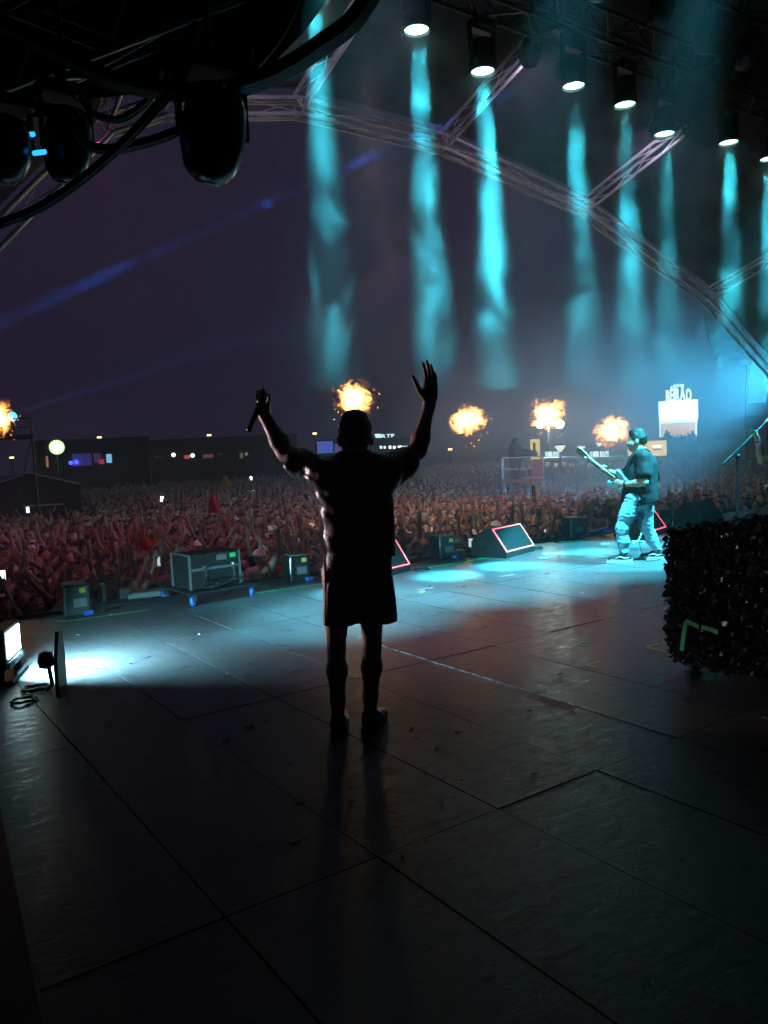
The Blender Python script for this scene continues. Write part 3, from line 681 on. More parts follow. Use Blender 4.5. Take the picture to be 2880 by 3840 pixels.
# ------------------------------------------------------------------ the vocalist beside the boom stand, mostly out of frame
VL=at_z(2934,2122); V_RZ=-math.atan2(VL.x,VL.y)
def build_vocalist():
    t=thing('person','vocalist with bent arm gripping the microphone on the boom stand','person',(VL.x,VL.y,0),V_RZ)
    hd=V3(.10,.02,1.56); fw=(-1,.2,0); sh1,sh2=V3(.12,-.17,1.38),V3(.12,.17,1.38); el1,wr1=V3(-.20,-.24,1.23),V3(-.245,-.10,1.475); el2,wr2=V3(.05,.33,1.15),V3(-.1,.25,1.0)
    b=[cap_((.12,0,.92),(.12,0,1.15),.13,.12,1,.06,((1,0,0),.8)),cap_((.12,0,1.15),(.12,0,1.32),.13,.14,1,.06,((1,0,0),.8)),cap_(sh1,sh2,.06,.06,1,.05),cap_((.12,0,1.36),(.10,.02,1.50),.055,.052,0,.04)]
    b+=head_prims(hd,fw,(0,0,1),1,0,3,4)+arm_prims(sh1,el1,wr1,0,0,1.0)+arm_prims(sh2,el2,wr2,0,0)
    b+=hand_prims(wr1,(-.25,.3,1),(-1,-.1,0),1,0,1.05,curl=.7,spread=.1)+hand_prims(wr2,(-.5,0,-1),(-1,0,.3),1,0,1,curl=.3)
    b+=leg_prims((.12,-.09,.92),(.10,-.1,.49),(.12,-.11,.09),2,1)+leg_prims((.12,.09,.92),(.09,.1,.49),(.13,.12,.09),2,1)+foot_prims((.12,-.11,.09),(-1,0,0),2)+foot_prims((.13,.12,.09),(-1,0,0),2)
    sdf_object('body',b,.013,[M_skin,mat('white_vest',(.5,.5,.5),.8),M_tee,M_eye,M_lip],t)
    sdf_object('hair',hair_prims(hd,fw,(0,0,1),1,0,'long'),.014,[M_hair],t,wobble(.004,90,6))
    MB().lathe([(.030,-.012),(.034,-.012),(.034,.012),(.030,.012),(.030,-.012)],14,lerp(el1,wr1,.86),wr1-el1).build('wristband',mat('purple_band',(.25,.04,.4),.6),t)
build_vocalist()
ms=thing('microphone_stand','black boom microphone stand behind the camouflage covered riser','microphone stand',(8.95,5.50,0))
top=at_depth(2766,1712,9.66); tl=top-Vector((8.95,5.50,0)); r2=Vector((math.cos(YAW),-math.sin(YAW),0))
MB().tube([(0,0,.05),tl*0.55],.017).tube([tl*.55,tl],.013).build('pole',M_darkst,ms)
for a in (0.3,2.4,4.5): MB().tube([(0,0,.14),(.30*math.cos(a),.30*math.sin(a),.012)],.011).lathe([(0,-.02),(.018,-.016),(.018,.016),(0,.02)],8,(.30*math.cos(a),.30*math.sin(a),.02)).build('leg',M_darkst,ms)
b0=at_depth(2710,1742,9.6)-Vector((8.95,5.50,0)); b1=at_depth(2856,1598,9.75)-Vector((8.95,5.50,0))
MB().tube([b0,b0.lerp(b1,.28)],.019).tube([b0.lerp(b1,.2),b1],.012).build('boom',M_darkst,ms)
MB().lathe([(0,-.03),(.026,-.026),(.026,.026),(0,.03)],10,tl,(.57,.82,0)).build('clutch',M_darkst,ms)
MB().tube([tl,tl+r2*.06+Vector((0,0,-.05)),tl+r2*.10+Vector((0,0,-.06))],.006).build('clutch_handle',M_darkst,ms)
mh=MB(); bd=(b1-b0).normalized(); mh.lathe([(.010,0),(.013,.02),(.018,.10),(.024,.115),(.025,.14),(.015,.165),(0,.17)],12,b1-bd*.03,bd); mh.build('microphone',M_steel,ms)
MB().tube([tuple(x) for x in spline([b1,b1+Vector((0,0,-.03))-bd*.1,b0.lerp(b1,.75)+Vector((0,0,.05)),b0.lerp(b1,.5)+Vector((0,0,-.03)),tl+Vector((.02,.02,-.1)),tl*.5+Vector((.05,.02,0)),(.04,.02,.02),(.5,.6,.008)],6)],.0045,6).build('microphone_cable',M_rubber,ms)
# ------------------------------------------------------------------ equipment along the stage front
M_grille=mat('speaker_grille',(0.014,0.013,0.015),0.8,bump=0.6,bscale=600)
M_cab=mat('speaker_paint',(0.018,0.018,0.019),0.55,bump=0.5,bscale=260,var=.25)
M_led=glow('red_led_strip',(1.0,0.10,0.16),2.6)
M_grey=mat('grey_plastic',(0.16,0.16,0.165),0.45)
M_silver=mat('silver_edge',(0.45,0.45,0.46),0.3,0.8)
M_yellow=mat('yellow_sticker',(0.75,0.60,0.06),0.6)
M_bluep=mat('blue_plastic',(0.02,0.13,0.62),0.4)
M_green=mat('green_sticker',(0.06,0.62,0.18),0.6)
M_orange=mat('orange_cloth',(0.75,0.22,0.02),0.7)
M_paper=mat('paper',(0.72,0.72,0.70),0.7)
def wedge(loc, rz, label, lit=True):
    """front edge runs along +x from the origin, the slanted grille looks to -y"""
    t=thing('monitor_wedge',label,'stage monitor',loc,rz,'monitor wedges along the stage front')
    W,D,Hh=.80,.56,.40; prof=[(0,0),(D,0),(D,.22),(.34,Hh),(.24,Hh),(0,.07)]
    M=Matrix(((0,0,1,0),(1,0,0,0),(0,1,0,0),(0,0,0,1)))
    MB().prism(prof,0,W,0,M).build('cabinet',M_cab,t)
    gy=lambda s:(.012+s*(.222-.012)); gz=lambda s:(.085+s*(.385-.085))
    nrm=Vector((0,-.315,.21)).normalized()
    P=lambda x,s:Vector((x,gy(s),gz(s)))+nrm*.006
    g=MB(); a=[P(.03,0.02),P(W-.03,0.02),P(W-.03,.98),P(.03,.98)]; b=[p+nrm*.012 for p in a]
    g.add(a+b,[(3,2,1,0),(4,5,6,7),(0,1,5,4),(1,2,6,5),(2,3,7,6),(3,0,4,7)]); g.build('grille',M_grille,t)
    if lit:
        for (p,q) in ((P(.015,0),P(W-.015,0)),(P(.015,0),P(.015,1)),(P(W-.015,0),P(W-.015,1)),(P(.015,1),P(W-.015,1))):
            MB().tube([p+nrm*.008,q+nrm*.008],.0085,6).build('led_strip',M_led,t)
    for x in (-.003,W+.003):
        h=MB(); h.lathe([(0,0),(.055,0),(.055,.006),(.04,.007),(0,.002)],14,(x,.38,.2),(1 if x>0 else -1,0,0)); h.build('handle_cup',M_rubber,t)
    return t
WR=rad(17)
wedge((7.47,7.98,0),WR,'red-edged monitor wedge with a bare stretch of floor between it and the guitarist')
wedge((5.22,7.95,0),WR,'red-edged monitor wedge half hidden behind the singer')
wedge((10.35,7.85,0),WR,'red-edged monitor wedge half hidden behind the legs of the guitarist')
wedge((12.2,8.1,0),rad(10),'dark monitor wedge behind the microphone stand without bright edges',False)
def amp(loc,rz,label,sticker=True):
    t=thing('effect_machine',label,'stage machine',loc,rz,'black machines along the stage edge')
    MB().box((0,0,.165),(.26,.30,.31),bev=.012).build('housing',M_black,t)
    e=MB(); e.tube(spline([(-.11,-.158,.02),(-.118,-.165,.16),(-.11,-.158,.31)],5),.016,8); e.build('side_rail',M_silver,t)
    MB().box((.03,-.153,.14),(.13,.008,.09)).build('control_panel',M_grey,t)
    if sticker: MB().box((.06,-.1525,.265),(.06,.006,.05)).build('warning_sticker',M_yellow,t)
    MB().box((0,0,.328),(.22,.26,.012),bev=.004).build('lid',M_grey,t)
    for sx in (-1,1):
        for sy in (-1,1): MB().lathe([(.018,0),(.02,.012)],8,(sx*.10,sy*.11,0)).build('foot',M_rubber,t)
    pl=MB().box((.10,-.21,.035),(.09,.05,.05),bev=.01,rot=Matrix.Rotation(.4,3,'Z')).build('power_plug',M_bluep,t)
    MB().tube([tuple(p) for p in spline([(.10,-.21,.03),(.2,-.19,.012),(.3,-.05,.01),(.5,.1,.01)],6)],.009,6).build('power_cable',M_rubber,t)
    return t
amp((1.98,8.66,0),rad(-8),'black effect machine with silver rail and yellow sticker beside the white floor lamps')
amp((4.62,8.72,0),rad(-10),'black effect machine with silver rail and yellow sticker between flight case and singer')
amp((6.95,8.72,0),rad(-12),'black effect machine with silver rail and yellow sticker beside the lit wedge')
amp((11.55,8.5,0),rad(-30),'black effect machine beside the guitarist, lit blue by the haze',False)
amp((9.75,8.85,0),rad(-20),'plain black effect machine at the edge beside the blue pedal',False)
# flight case on a dolly with blue casters
fc=thing('flight_case','black flight case with steel latches on a dolly with blue casters','flight case',(3.36,8.48,0),rad(4))
MB().box((0,0,.135),(.78,.84,.022),bev=.005).build('dolly_board',M_black,fc)
for sx,sy,an in ((-1,-1,.5),(1,-1,1.2),(-1,1,.2),(1,1,-.6)):
    cx,cyy=sx*.35,sy*.37; c=MB(); c.box((cx,cyy,.115),(.08,.06,.012)); ca=Vector((math.cos(an),math.sin(an),0)); cn=Vector((-ca.y,ca.x,0))
    cs=MB().box((cx,cyy,.117),(.085,.07,.012)).box(Vector((cx,cyy,.083))+cn*.024,(.07,.006,.066),rot=Matrix.Rotation(an,3,'Z')).box(Vector((cx,cyy,.083))-cn*.024,(.07,.006,.066),rot=Matrix.Rotation(an,3,'Z')).build('caster',M_steel,fc)
    MB().lathe([(.03,-.016),(.05,-.016),(.054,-.01),(.054,.01),(.05,.016),(.03,.016),(.03,-.016)],18,Vector((cx,cyy,.054))+ca*.012,tuple(cn)).build('tyre',M_bluep,cs)
    MB().lathe([(0,-.017),(.032,-.017),(.032,.017),(0,.017)],14,Vector((cx,cyy,.054))+ca*.012,tuple(cn)).build('rim',M_grey,cs)
body_c=Vector((0,.0,.335))
MB().box(body_c,(.60,.46,.37),bev=.004).build('case_body',mat('case_laminate',(0.009,0.009,0.010),0.6,bump=.2,bscale=90),fc)
for sx in (-1,1):
    for sy in (-1,1): MB().box(body_c+Vector((sx*.30,sy*.23,0)),(.022,.022,.376)).build('corner_extrusion',M_silver,fc)
for sx in (-1,1): MB().box(body_c+Vector((sx*.30,0,.186)),(.018,.44,.016)).build('edge_extrusion',M_silver,fc)
for z in (.36,):
    MB().box((0,-.234,z),(.56,.012,.028)).build('valance',M_silver,fc)
for sx in (-.12,.22):
    l=MB(); l.box((sx,-.243,.375),(.07,.016,.06),bev=.004); l.lathe([(0,0),(.02,0),(.02,.012),(0,.014)],10,(sx,-.25,.38),(0,-1,0)); l.box((sx,-.243,.285),(.022,.012,.14)); l.box((sx,-.243,.21),(.06,.014,.03)); l.build('latch',M_steel,fc)
MB().box((.22,-.2335,.475),(.07,.006,.05)).build('green_label',M_green,fc)
MB().box((.08,-.2335,.465),(.12,.006,.06)).build('label_plate',M_grey,fc)
for q in range(9):
    x=-.30+.075*q; MB().lathe([(0,0),(.010,0),(.009,.006),(0,.007)],8,(x,-.225,.521)).build('rivet',M_steel,fc)
mb=MB()
for q in range(7):
    r_=random.Random(q); pts=[(-.1+r_.uniform(-.2,.3),-.28+r_.uniform(-.08,.05),.165)]+[(r_.uniform(-.25,.3),-.30+r_.uniform(-.08,.08),.17+r_.uniform(0,.07)) for _ in range(4)]
    mb.tube([tuple(p) for p in spline(pts,6)],.008,6)
tag(mb.build('cable_tangle',M_rubber,fc),kind='stuff')
# cables along the stage edge
def floor_cable(pts,r,label,name='stage_cable'):
    o=MB().tube([tuple(p) for p in spline([(x,y,r+.001) for x,y in pts],10)],r,8).build(name,M_rubber); return tag(o,label,'cable',group='cables along the stage edge')
rc=random.Random(3)
CAB_LAB=['black cable lying along the stage edge','black cable snaking along the stage edge behind the green tape']
for k,(x0,x1,y) in enumerate(((0.6,8.6,8.95),(0.8,9.4,8.88),(1.0,7.2,8.82),(2.2,11.5,9.0),(3.2,10.2,8.92),(6.4,11.2,8.78))):
    n=10; floor_cable([(x0+(x1-x0)*i/n, y+rc.uniform(-.06,.06)) for i in range(n+1)],.011,CAB_LAB[k%2])
def coil(c,r,n,label):
    pts=[(c[0]+(r+.02*rc.uniform(-1,1))*math.cos(a*.7),c[1]+(r*.7+.02*rc.uniform(-1,1))*math.sin(a*.7),.008+.004*(a%4)) for a in range(n)]
    tag(MB().tube([tuple(p) for p in spline(pts,4)],.007,6).build('cable_coil',M_rubber),label,'cable')
coil((6.12,8.12),.10,28,'small loose coil of black cable beside the half hidden wedge')
coil((8.42,8.35),.10,28,'small loose coil of black cable at the corner of the middle wedge')
coil((7.25,8.5),.13,30,'loose coil of black cable beside the machine near the middle wedge')
coil((9.3,8.6),.22,40,'tangle of pale cable on the bright floor beside the blue pedal')
bp=thing('blue_pedal','blue pedal lying on the stage edge with yellow plugs','pedal',(10.35,8.82,0),rad(-20))
MB().box((0,0,.06),(.34,.14,.05),bev=.015,rot=Matrix.Rotation(rad(-10),3,'Y')).build('treadle',M_bluep,bp); MB().box((-.05,0,.025),(.2,.12,.05),bev=.01).build('base',M_bluep,bp)
for q in (0,1): MB().lathe([(0,0),(.02,0),(.02,.07),(0,.075)],8,(-.28-.09*q,-.05+.06*q,.022),(1,.2,0)).build('plug',M_yellow,bp)
ws=thing('guitar_rest','pale folding rest standing behind the legs of the guitarist','guitar stand',(9.8,7.62,0),rad(-52))
MB().tube([(0,0,.01),(.06,0,.16),(.10,0,.30)],.013).build('post',M_white,ws)
for a in (0,2.1,4.2): MB().tube([(0,0,.02),(.17*math.cos(a),.17*math.sin(a),.008)],.010).build('leg',M_white,ws)
for k,(px,py,w,h,rz,lab) in enumerate(((2080,2078,.30,.21,.35,'large white sheet of paper lying beside the middle wedge'),(2040,2093,.10,.06,.2,'small slip of white paper in front of the large sheet'),(2270,2040,.12,.08,.1,'small white slip of paper beside the feet of the guitarist'))):
    p=at_z(px,py); tag(MB().box((0,0,.003),(w,h,.002)).build('paper_sheet',M_paper,None,(p.x,p.y,.002),(0,0,rz-.9)),lab,'paper')
# small boxes and litter at the edge on the dark side
for k,(px,py,sz,m,lab) in enumerate(((1240,2170,(.16,.12,.10),M_black,'small black box beside the orange jacket'),(1730,2095,(.22,.16,.11),M_black,'low black box beside the machine near the middle wedge'),(560,2245,(.42,.20,.07),M_grey,'long grey tray on the edge in front of the yellow patterned shirt'),(480,2255,(.12,.10,.13),M_black,'small black box beside the long grey tray'),(395,2265,(.08,.08,.20),M_black,'upright black transmitter with green tip beside the long tray'))):
    p=at_z(px,py); t=thing('equipment_box',lab,'equipment',(p.x,p.y+.1,0),rad(-8))
    MB().box((0,0,sz[2]/2),sz,bev=.01).build('housing',m,t)
    if k==4: MB().box((0,-.01,sz[2]+.012),(.06,.05,.022),bev=.005).build('green_tip',M_green,t)
    else: MB().box((0,0,sz[2]+.004),(sz[0]*.8,sz[1]*.8,.008)).build('lid',M_grey,t)
# ------------------------------------------------------------------ tape
M_tape=mat('green_tape',(0.10,0.85,0.28),0.5); M_tapey=mat('lime_tape',(0.45,0.62,0.06),0.5); M_tapep=mat('pink_tape',(0.9,0.28,0.30),0.5); M_taper=mat('red_tape',(0.75,0.04,0.10),0.5)
def tape(pts,w,m,label,z=.0035,name='floor_tape'):
    mb=MB()
    for k,(a,b) in enumerate(zip(pts[:-1],pts[1:])):
        a=Vector((*a,0)); b=Vector((*b,0)); d=(b-a).normalized(); n=Vector((-d.y,d.x,0))*w/2; zz=Vector((0,0,z+.0006*k))
        mb.quad(a-n+zz,b-n+zz,b+n+zz,a+n+zz)
    return tag(mb.build(name,m),label,'tape')
tape([(1.66,8.62),(1.78,8.33),(2.62,8.25)],.05,M_tape,'green tape corner on the floor beside the left floor machine'.replace('left floor ','first effect '))
tape([(3.78,8.27),(4.75,8.22)],.035,M_tape,'green tape line between the flight case and the singer')
tape([(6.08,8.19),(7.42,8.24)],.035,M_tape,'green tape line between two red-edged wedges')
tape([(6.9,8.36),(7.42,8.22)],.03,M_tape,'short green tape stub meeting the line beside the middle wedge')
def pxs(*q): return [tuple(at_z(x,y)[:2]) for x,y in q]
tape(pxs((2210,2420),(2160,2420),(2180,2408),(2215,2412)),.022,M_tape,'hooked green tape mark on the open floor',)
tape(pxs((2245,2482),(2195,2495),(2243,2503)),.022,M_tapey,'small lime tape chevron on the open floor between hook and corner')
tape(pxs((2470,2415),(2422,2427),(2500,2446)),.022,M_tapey,'larger lime tape chevron beside the camouflage riser')
tape(pxs((2532,2532),(2494,2543),(2534,2552)),.022,M_taper,'red tape chevron at the foot of the camouflage riser')
tape(pxs((1556,2215),(1622,2205)),.025,M_tapep,'pink tape strip beside the small yellow tape mark')
tape(pxs((1572,2221),(1590,2219),(1575,2226)),.02,M_tapey,'tiny yellow tape mark below the pink strip')
tape(pxs((1878,2163),(1926,2155)),.025,M_tapep,'lone pink tape strip on the cyan lit floor')
tape(pxs((2858,2690),(2885,2700)),.03,M_tape,'green tape scrap on the dark floor below the riser')
# ------------------------------------------------------------------ floor lamps at the wing
fl=thing('floor_lamp','bright white floor lamp facing across the stage floor','stage light',(1.0,6.42,0),rad(-23))
MB().box((-.05,0,.25),(.10,.44,.30),bev=.012).build('housing',M_black,fl)
MB().box((.004,0,.275),(.012,.36,.19)).build('lit_panel',glow('white_panel',(0.62,0.97,1.0),9.0),fl)
MB().box((.010,0,.135),(.016,.40,.05),bev=.004).build('lower_lip',M_grey,fl)
for s in (-1,1): MB().box((-.04,s*.235,.16),(.05,.012,.26)).build('bracket',M_darkst,fl)
MB().box((-.04,0,.02),(.16,.48,.03)).build('base',M_darkst,fl)
_a=bpy.data.lights.new('panel_light','AREA'); _a.shape='RECTANGLE'; _a.size=.36; _a.size_y=.19; _a.energy=330; _a.color=(0.28,0.84,1.0); _a.spread=rad(122)
_o=bpy.data.objects.new('panel_light',_a); COL.objects.link(_o); _o.parent=fl; _o.location=(.014,0,.275); _o.rotation_euler=(rad(62),0,rad(-56))
f2=thing('floor_reflector','black upright reflector board beside the white floor lamp','reflector',(1.19,5.80,0),rad(-22))
MB().prism([(-.16,0),(.14,0),(.16,.22),(.10,.40),(-.02,.42),(-.15,.25)],-.012,.012,0,Matrix(((0,0,1,0),(1,0,0,0),(0,1,0,0),(0,0,0,1)))).build('board',M_black,f2)
MB().lathe([(0,-.05),(.05,-.04),(.065,0),(.05,.05),(0,.06)],12,(-.10,.02,.22),(1,.3,0)).build('lamp_head',M_black,f2)
MB().tube([(-.08,.02,.18),(-.06,0,.05),(-.1,0,.01)],.014).build('stem',M_darkst,f2)
coil((1.05,5.95),.09,26,'loose black cable lying between the floor lamp and the reflector board')
coil((.92,5.7),.08,20,'short loop of black cable on the floor in front of the road case')
def road_case(loc,size,rz,label):
    t=thing('road_case',label,'road case',loc,rz); w,d,h=size
    MB().box((0,0,h/2+.1),(w,d,h-.1),bev=.006).build('case_body',M_black,t)
    for sx in (-1,1):
        for sy in (-1,1):
            MB().box((sx*w/2,sy*d/2,h/2+.1),(.025,.025,h-.1)).build('corner_extrusion',mat('dull_edge',(.06,.06,.06),.5,.6),t)
            MB().lathe([(0,-.02),(.05,-.02),(.05,.02),(0,.02)],12,(sx*(w/2-.08),sy*(d/2-.08),.05),(1,0,0)).build('wheel',M_rubber,t)
    return t
road_case((.42,6.9,0),(.9,.9,.75),rad(5),'black road case behind the white floor lamp')
road_case((-.18,2.75,0),(1.05,5.2,.5),rad(-5),'long black road case running along the wing towards the floor lamp')
rd=thing('round_lamp','small round grey lamp resting on the long road case','lamp',(.52,5.10,.50))
MB().lathe([(0,0),(.05,.0),(.065,.02),(.065,.05),(.05,.07),(0,.075)],18,(0,0,.065),(.5,-.8,.1)).build('face',M_grey,rd); MB().box((0,.04,.02),(.06,.04,.04)).build('foot',M_black,rd)
# ------------------------------------------------------------------ riser under camouflage netting
M_leaf=mat('camouflage_scrim',(0.026,0.023,0.028),0.3,spec=0.6,rand=0.3,var=.3)
rs=thing('covered_riser','table riser hidden under black leafy camouflage netting beside the open floor','riser',(5.3,2.5,0))
RX0,RX1,RY0,RY1,RT=4.50,6.25,1.55,3.22,.93
rx,ry=5.3,2.5
MB().box((5.40-rx,2.38-ry,.50),(1.70,1.60,.82)).build('table',M_black,rs)
for sx,sy in ((RX0+.08,RY1-.08),(RX1-.08,RY1-.08),(RX0+.08,RY0+.08),(RX1-.08,RY0+.08)):
    lg=MB().tube([(sx-rx,sy-ry,0),(sx-rx,sy-ry,.12)],.03).lathe([(0.055,.0),(.055,.018)],12,(sx-rx,sy-ry,0)).build('leg',M_darkst,rs)
    MB().lathe([(.033,.15),(.05,.15),(.05,.165),(.033,.165)],10,(sx-rx-.045,sy-ry,-.02)).build('clamp_collar',M_steel,lg)
rl=random.Random(11)
def leaf_mesh(seed):
    r_=random.Random(seed); L=.040; n=4; V=[]; 
    for i in range(n):
        u=i/(n-1); w=.0125*math.sin(math.pi*min(1,u*1.02+.02))**.7*(1+r_.uniform(-.3,.3)); z=.018*math.sin(u*3+seed)+.006*r_.uniform(-1,1)
        V+= [(u*L,-w,z+.010*r_.uniform(-1,1)),(u*L,w,z+.010*r_.uniform(-1,1))]
    F=[(2*i,2*i+1,2*i+3,2*i+2) for i in range(n-1)]
    m=MB(); m.add(V,F,0,True); return m
leaves=[leaf_mesh(s) for s in range(6)]
def leaf_spots(n):
    out=[]
    for _ in range(n):
        q=rl.random()
        if q<.50:   # face towards the open floor
            y=rl.uniform(RY0,RY1+.02); z=rl.uniform(.10+.10*max(0,(2.9-y))*rl.random(),RT+.02); bow=.03*math.sin(y*9)+.04*(1-z)+rl.uniform(-.02,.03)
            out.append((Vector((RX0-.01-bow*.6+.02*math.sin(z*14),y,z)),Vector((-1,0,0))))
        elif q<.72:
            x=rl.uniform(RX0-.02,RX1); z=rl.uniform(.12,RT+.02); out.append((Vector((x,RY1+.02+rl.uniform(-.01,.03),z)),Vector((0,1,0))))
        else:
            out.append((Vector((rl.uniform(RX0-.02,RX1),rl.uniform(RY0,RY1+.02),RT+rl.uniform(0,.035))),Vector((0,0,1))))
    return out
def leaf_matrix(p,n):
    d=Vector((rl.uniform(-1,1),rl.uniform(-1,1),rl.uniform(-1.6,.5))); d=(d-n*d.dot(n)*.55).normalized(); s=(n.cross(d)+Vector((rl.uniform(-.5,.5),)*3)*.6).normalized(); u=d.cross(s).normalized(); s=u.cross(d); k=rl.uniform(.7,1.35)
    return Matrix(((d.x*k,s.x*k,u.x*k,p.x-rx),(d.y*k,s.y*k,u.y*k,p.y-ry),(d.z*k,s.z*k,u.z*k,p.z),(0,0,0,1)))
lmesh=[m.mesh('net_leaf',M_leaf) for m in leaves]
spots=leaf_spots(17000); spots.sort(key=lambda q:(q[0]-Vector((0,0,CAM_H))).length + (0 if q[1].x<0 else 5))
for k,(p,n) in enumerate(spots[:300]):
    o=bpy.data.objects.new('net_leaf',lmesh[k%6]); COL.objects.link(o); o.parent=rs; o.matrix_local=leaf_matrix(p,n)
nb=MB()
for k,(p,n) in enumerate(spots[300:]):
    M=leaf_matrix(p,n); m=leaves[k%6]; nb.add([M@Vector(v) for v in m.v],m.f,0,True)
tag(nb.build('net_scrim',M_leaf,rs),kind='stuff')
gt1=[at_y(0,0,1)]  # green tape on the netting corner
def on_face(px,py):
    r=ray(px,py); X=RX0-.10; return Vector((0,0,CAM_H))+r*(X/r.x)-Vector((rx,ry,0))
for pts in (((2556,2440),(2563,2385),(2572,2332)),((2570,2330),(2600,2340),(2620,2352)),((2628,2352),(2660,2358),(2692,2372))):
    P_=[on_face(*q) for q in pts]; w=.015; m=MB()
    for a,b in zip(P_[:-1],P_[1:]):
        d=(b-a).normalized(); n=Vector((1,0,0)).cross(d).normalized()*w; m.quad(a-n,b-n,b+n,a+n)
    m.build('tape_strip',M_tape,rs)

lt_=MB(); rr=random.Random(21)
for q in range(60):
    x=rr.uniform(1.2,9.5); y=rr.uniform(2.2,8.8); w=rr.uniform(.006,.02); l=w*rr.uniform(1,3.5); R_=Matrix.Rotation(rr.uniform(0,6.3),3,'Z'); lt_.box((x,y,.003+.002),(l,w,.003),m=rr.choice([0,0,0,1]),rot=R_)
tag(lt_.build('floor_litter',[M_rubber,M_paper]),'scraps of tape and dirt scattered over the stage boards','litter',kind='stuff')
# ------------------------------------------------------------------ the crowd
SHIRTS={'black':(0.012,0.012,0.014),'white':(0.70,0.68,0.66),'grey':(0.16,0.16,0.17),'red':(0.45,0.03,0.03),'navy':(0.02,0.03,0.09),'olive':(0.10,0.10,0.04),'mustard':(0.45,0.24,0.03),'pink':(0.50,0.20,0.22),'orange':(0.75,0.22,0.02)}
MSH={k:mat('shirt_'+k,v,0.8,bump=.3,bscale=30) for k,v in SHIRTS.items()}
M_trou=mat('dark_trousers',(0.02,0.022,0.03),0.8)
M_hairs={'dark':M_hair,'brown':mat('brown_hair',(0.05,0.025,0.012),0.5),'fair':mat('fair_hair',(0.22,0.13,0.06),0.5)}
POSES={ # shoulder-relative elbow and wrist of each arm (x right when facing +y), hand direction
 'both arms raised high':(((-.14,.10,.25),(-.20,.16,.50)),((.14,.10,.25),(.22,.14,.50))),
 'both arms spread upwards':(((-.22,.08,.18),(-.36,.12,.40)),((.22,.08,.18),(.38,.12,.40))),
 'one arm raised':(((-.05,.02,-.29),(-.02,.18,-.20)),((.12,.10,.25),(.16,.15,.50))),
 'one arm raised to the other side':(((-.12,.10,.25),(-.10,.15,.50)),((.05,.02,-.29),(.02,.18,-.20))),
 'hands clapping overhead':(((-.16,.10,.22),(.10,.18,.42)),((.16,.10,.22),(-.10,.18,.42))),
 'forearms lifted forward':(((-.12,.20,.05),(.08,.32,.22)),((.12,.20,.05),(-.06,.32,.22))),
 'arms resting down':(((-.05,.02,-.29),(-.03,.12,-.50)),((.05,.02,-.29),(.03,.12,-.50))),
 'hands held at the chest':(((-.10,.05,-.27),(.06,.24,-.12)),((.10,.05,-.27),(-.06,.24,-.12))),
}
def crowd_prims(pose,style,hscale=1.0,low=False,female=False):
    w=.17 if female else .195; zs=1.42; shL,shR=V3(-w,0,zs),V3(w,0,zs); b=[]
    tw=.135 if female else .15
    b+=[cap_((0,0,.98),(0,0,1.12),tw,tw-.01,1,.06,((0,1,0),.72)),cap_((0,0,1.12),(0,0,1.34),tw-.01,tw+.01,1,.06,((0,1,0),.72)),cap_(shL,shR,.068,.068,1,.05)]
    b+=[cap_((0,0,1.40),(0,.012,1.53),.056,.052,0,.03)]
    hd=V3(0,.03,1.615)
    fs=1.12 if low else 1.0
    b+=head_prims(hd,(0,1,.05),(0,0,1),1.04*fs,0,None if low else 4,None if low else 5,ears=not low)
    b+=hair_prims(hd,(0,1,.05),(0,0,1),1.06*fs,3,style)
    for sh,(e,wr),sd in ((shL,POSES[pose][0],-1),(shR,POSES[pose][1],1)):
        el=sh+V3(*e); wp=sh+V3(*wr); k=1.12 if low else 0.95
        b+=[cap_(sh,lerp(sh,el,.6),.066*k,.060*k,1,.03),cap_(lerp(sh,el,.5),el,.045*k,.040*k,0,.02),cap_(el,lerp(el,wp,.3),.040*k,.041*k,0,.02),cap_(lerp(el,wp,.3),wp,.041*k,.028*k,0,.02)]
        d=(wp-el)/np.linalg.norm(wp-el)
        if low: b+=[cap_(wp,wp+d*.13,.045,.035,0,.02)]
        else:
            n=V3(0,1,.2); n=n-d*(n@d); n/=np.linalg.norm(n); tt=np.cross(d,n)*sd
            b+=[cap_(wp,wp+d*.08,.036,.040,0,.02,(n,.55))]
            for q in range(4): b+=[cap_(wp+d*.075+tt*(.03-.02*q),wp+d*.165+tt*(.055-.036*q),.0125,.0115,0,.004)]
            b+=[cap_(wp+d*.03-tt*-.03,wp+d*.09+tt*.07,.0135,.012,0,.006)]
    if not low:
        b+=leg_prims((-.09,0,.94),(-.1,.02,.49),(-.11,0,.09),2,1)+leg_prims((.09,0,.94),(.1,.02,.49),(.11,0,.09),2,1)+foot_prims((-.11,0,.09),(0,1,0),2)+foot_prims((.11,0,.09),(0,1,0),2)
    return b
styles=['short','long','bun','quiff']
VAR=[]
for i,pose in enumerate(POSES):
    for j in range(2):
        st=styles[(i*2+j*1)%4] if j==0 else styles[(i+1+2*j)%4]
        pr=crowd_prims(pose,st,female=(st in('long','bun'))); V,F=sdf_arrays(pr,.0215)
        VAR.append((pose,st,mesh_arrays('person',V,F,face_mats(V,F,pr),[M_skin,MSH['black'],M_trou,M_hair,M_eye,M_lip])))
LOW=[]
for i,pose in enumerate(POSES):
    pr=crowd_prims(pose,['short','long'][i%2],low=True); V,F=sdf_arrays(pr,.070); LOW.append((V,F,face_mats(V,F,pr)))
HAIRWORD={'short':'short','long':'long','bun':'tied-up','quiff':'swept-up'}
M_phone=glow('phone_screen',(0.75,0.95,1.0),1.2); M_phoneb=mat('phone_back',(0.02,0.02,0.02),.3)
M_cap=mat('white_cap',(0.75,0.75,0.74),.8); M_capd=mat('black_cap',(0.015,0.015,0.015),.8)
capm={}
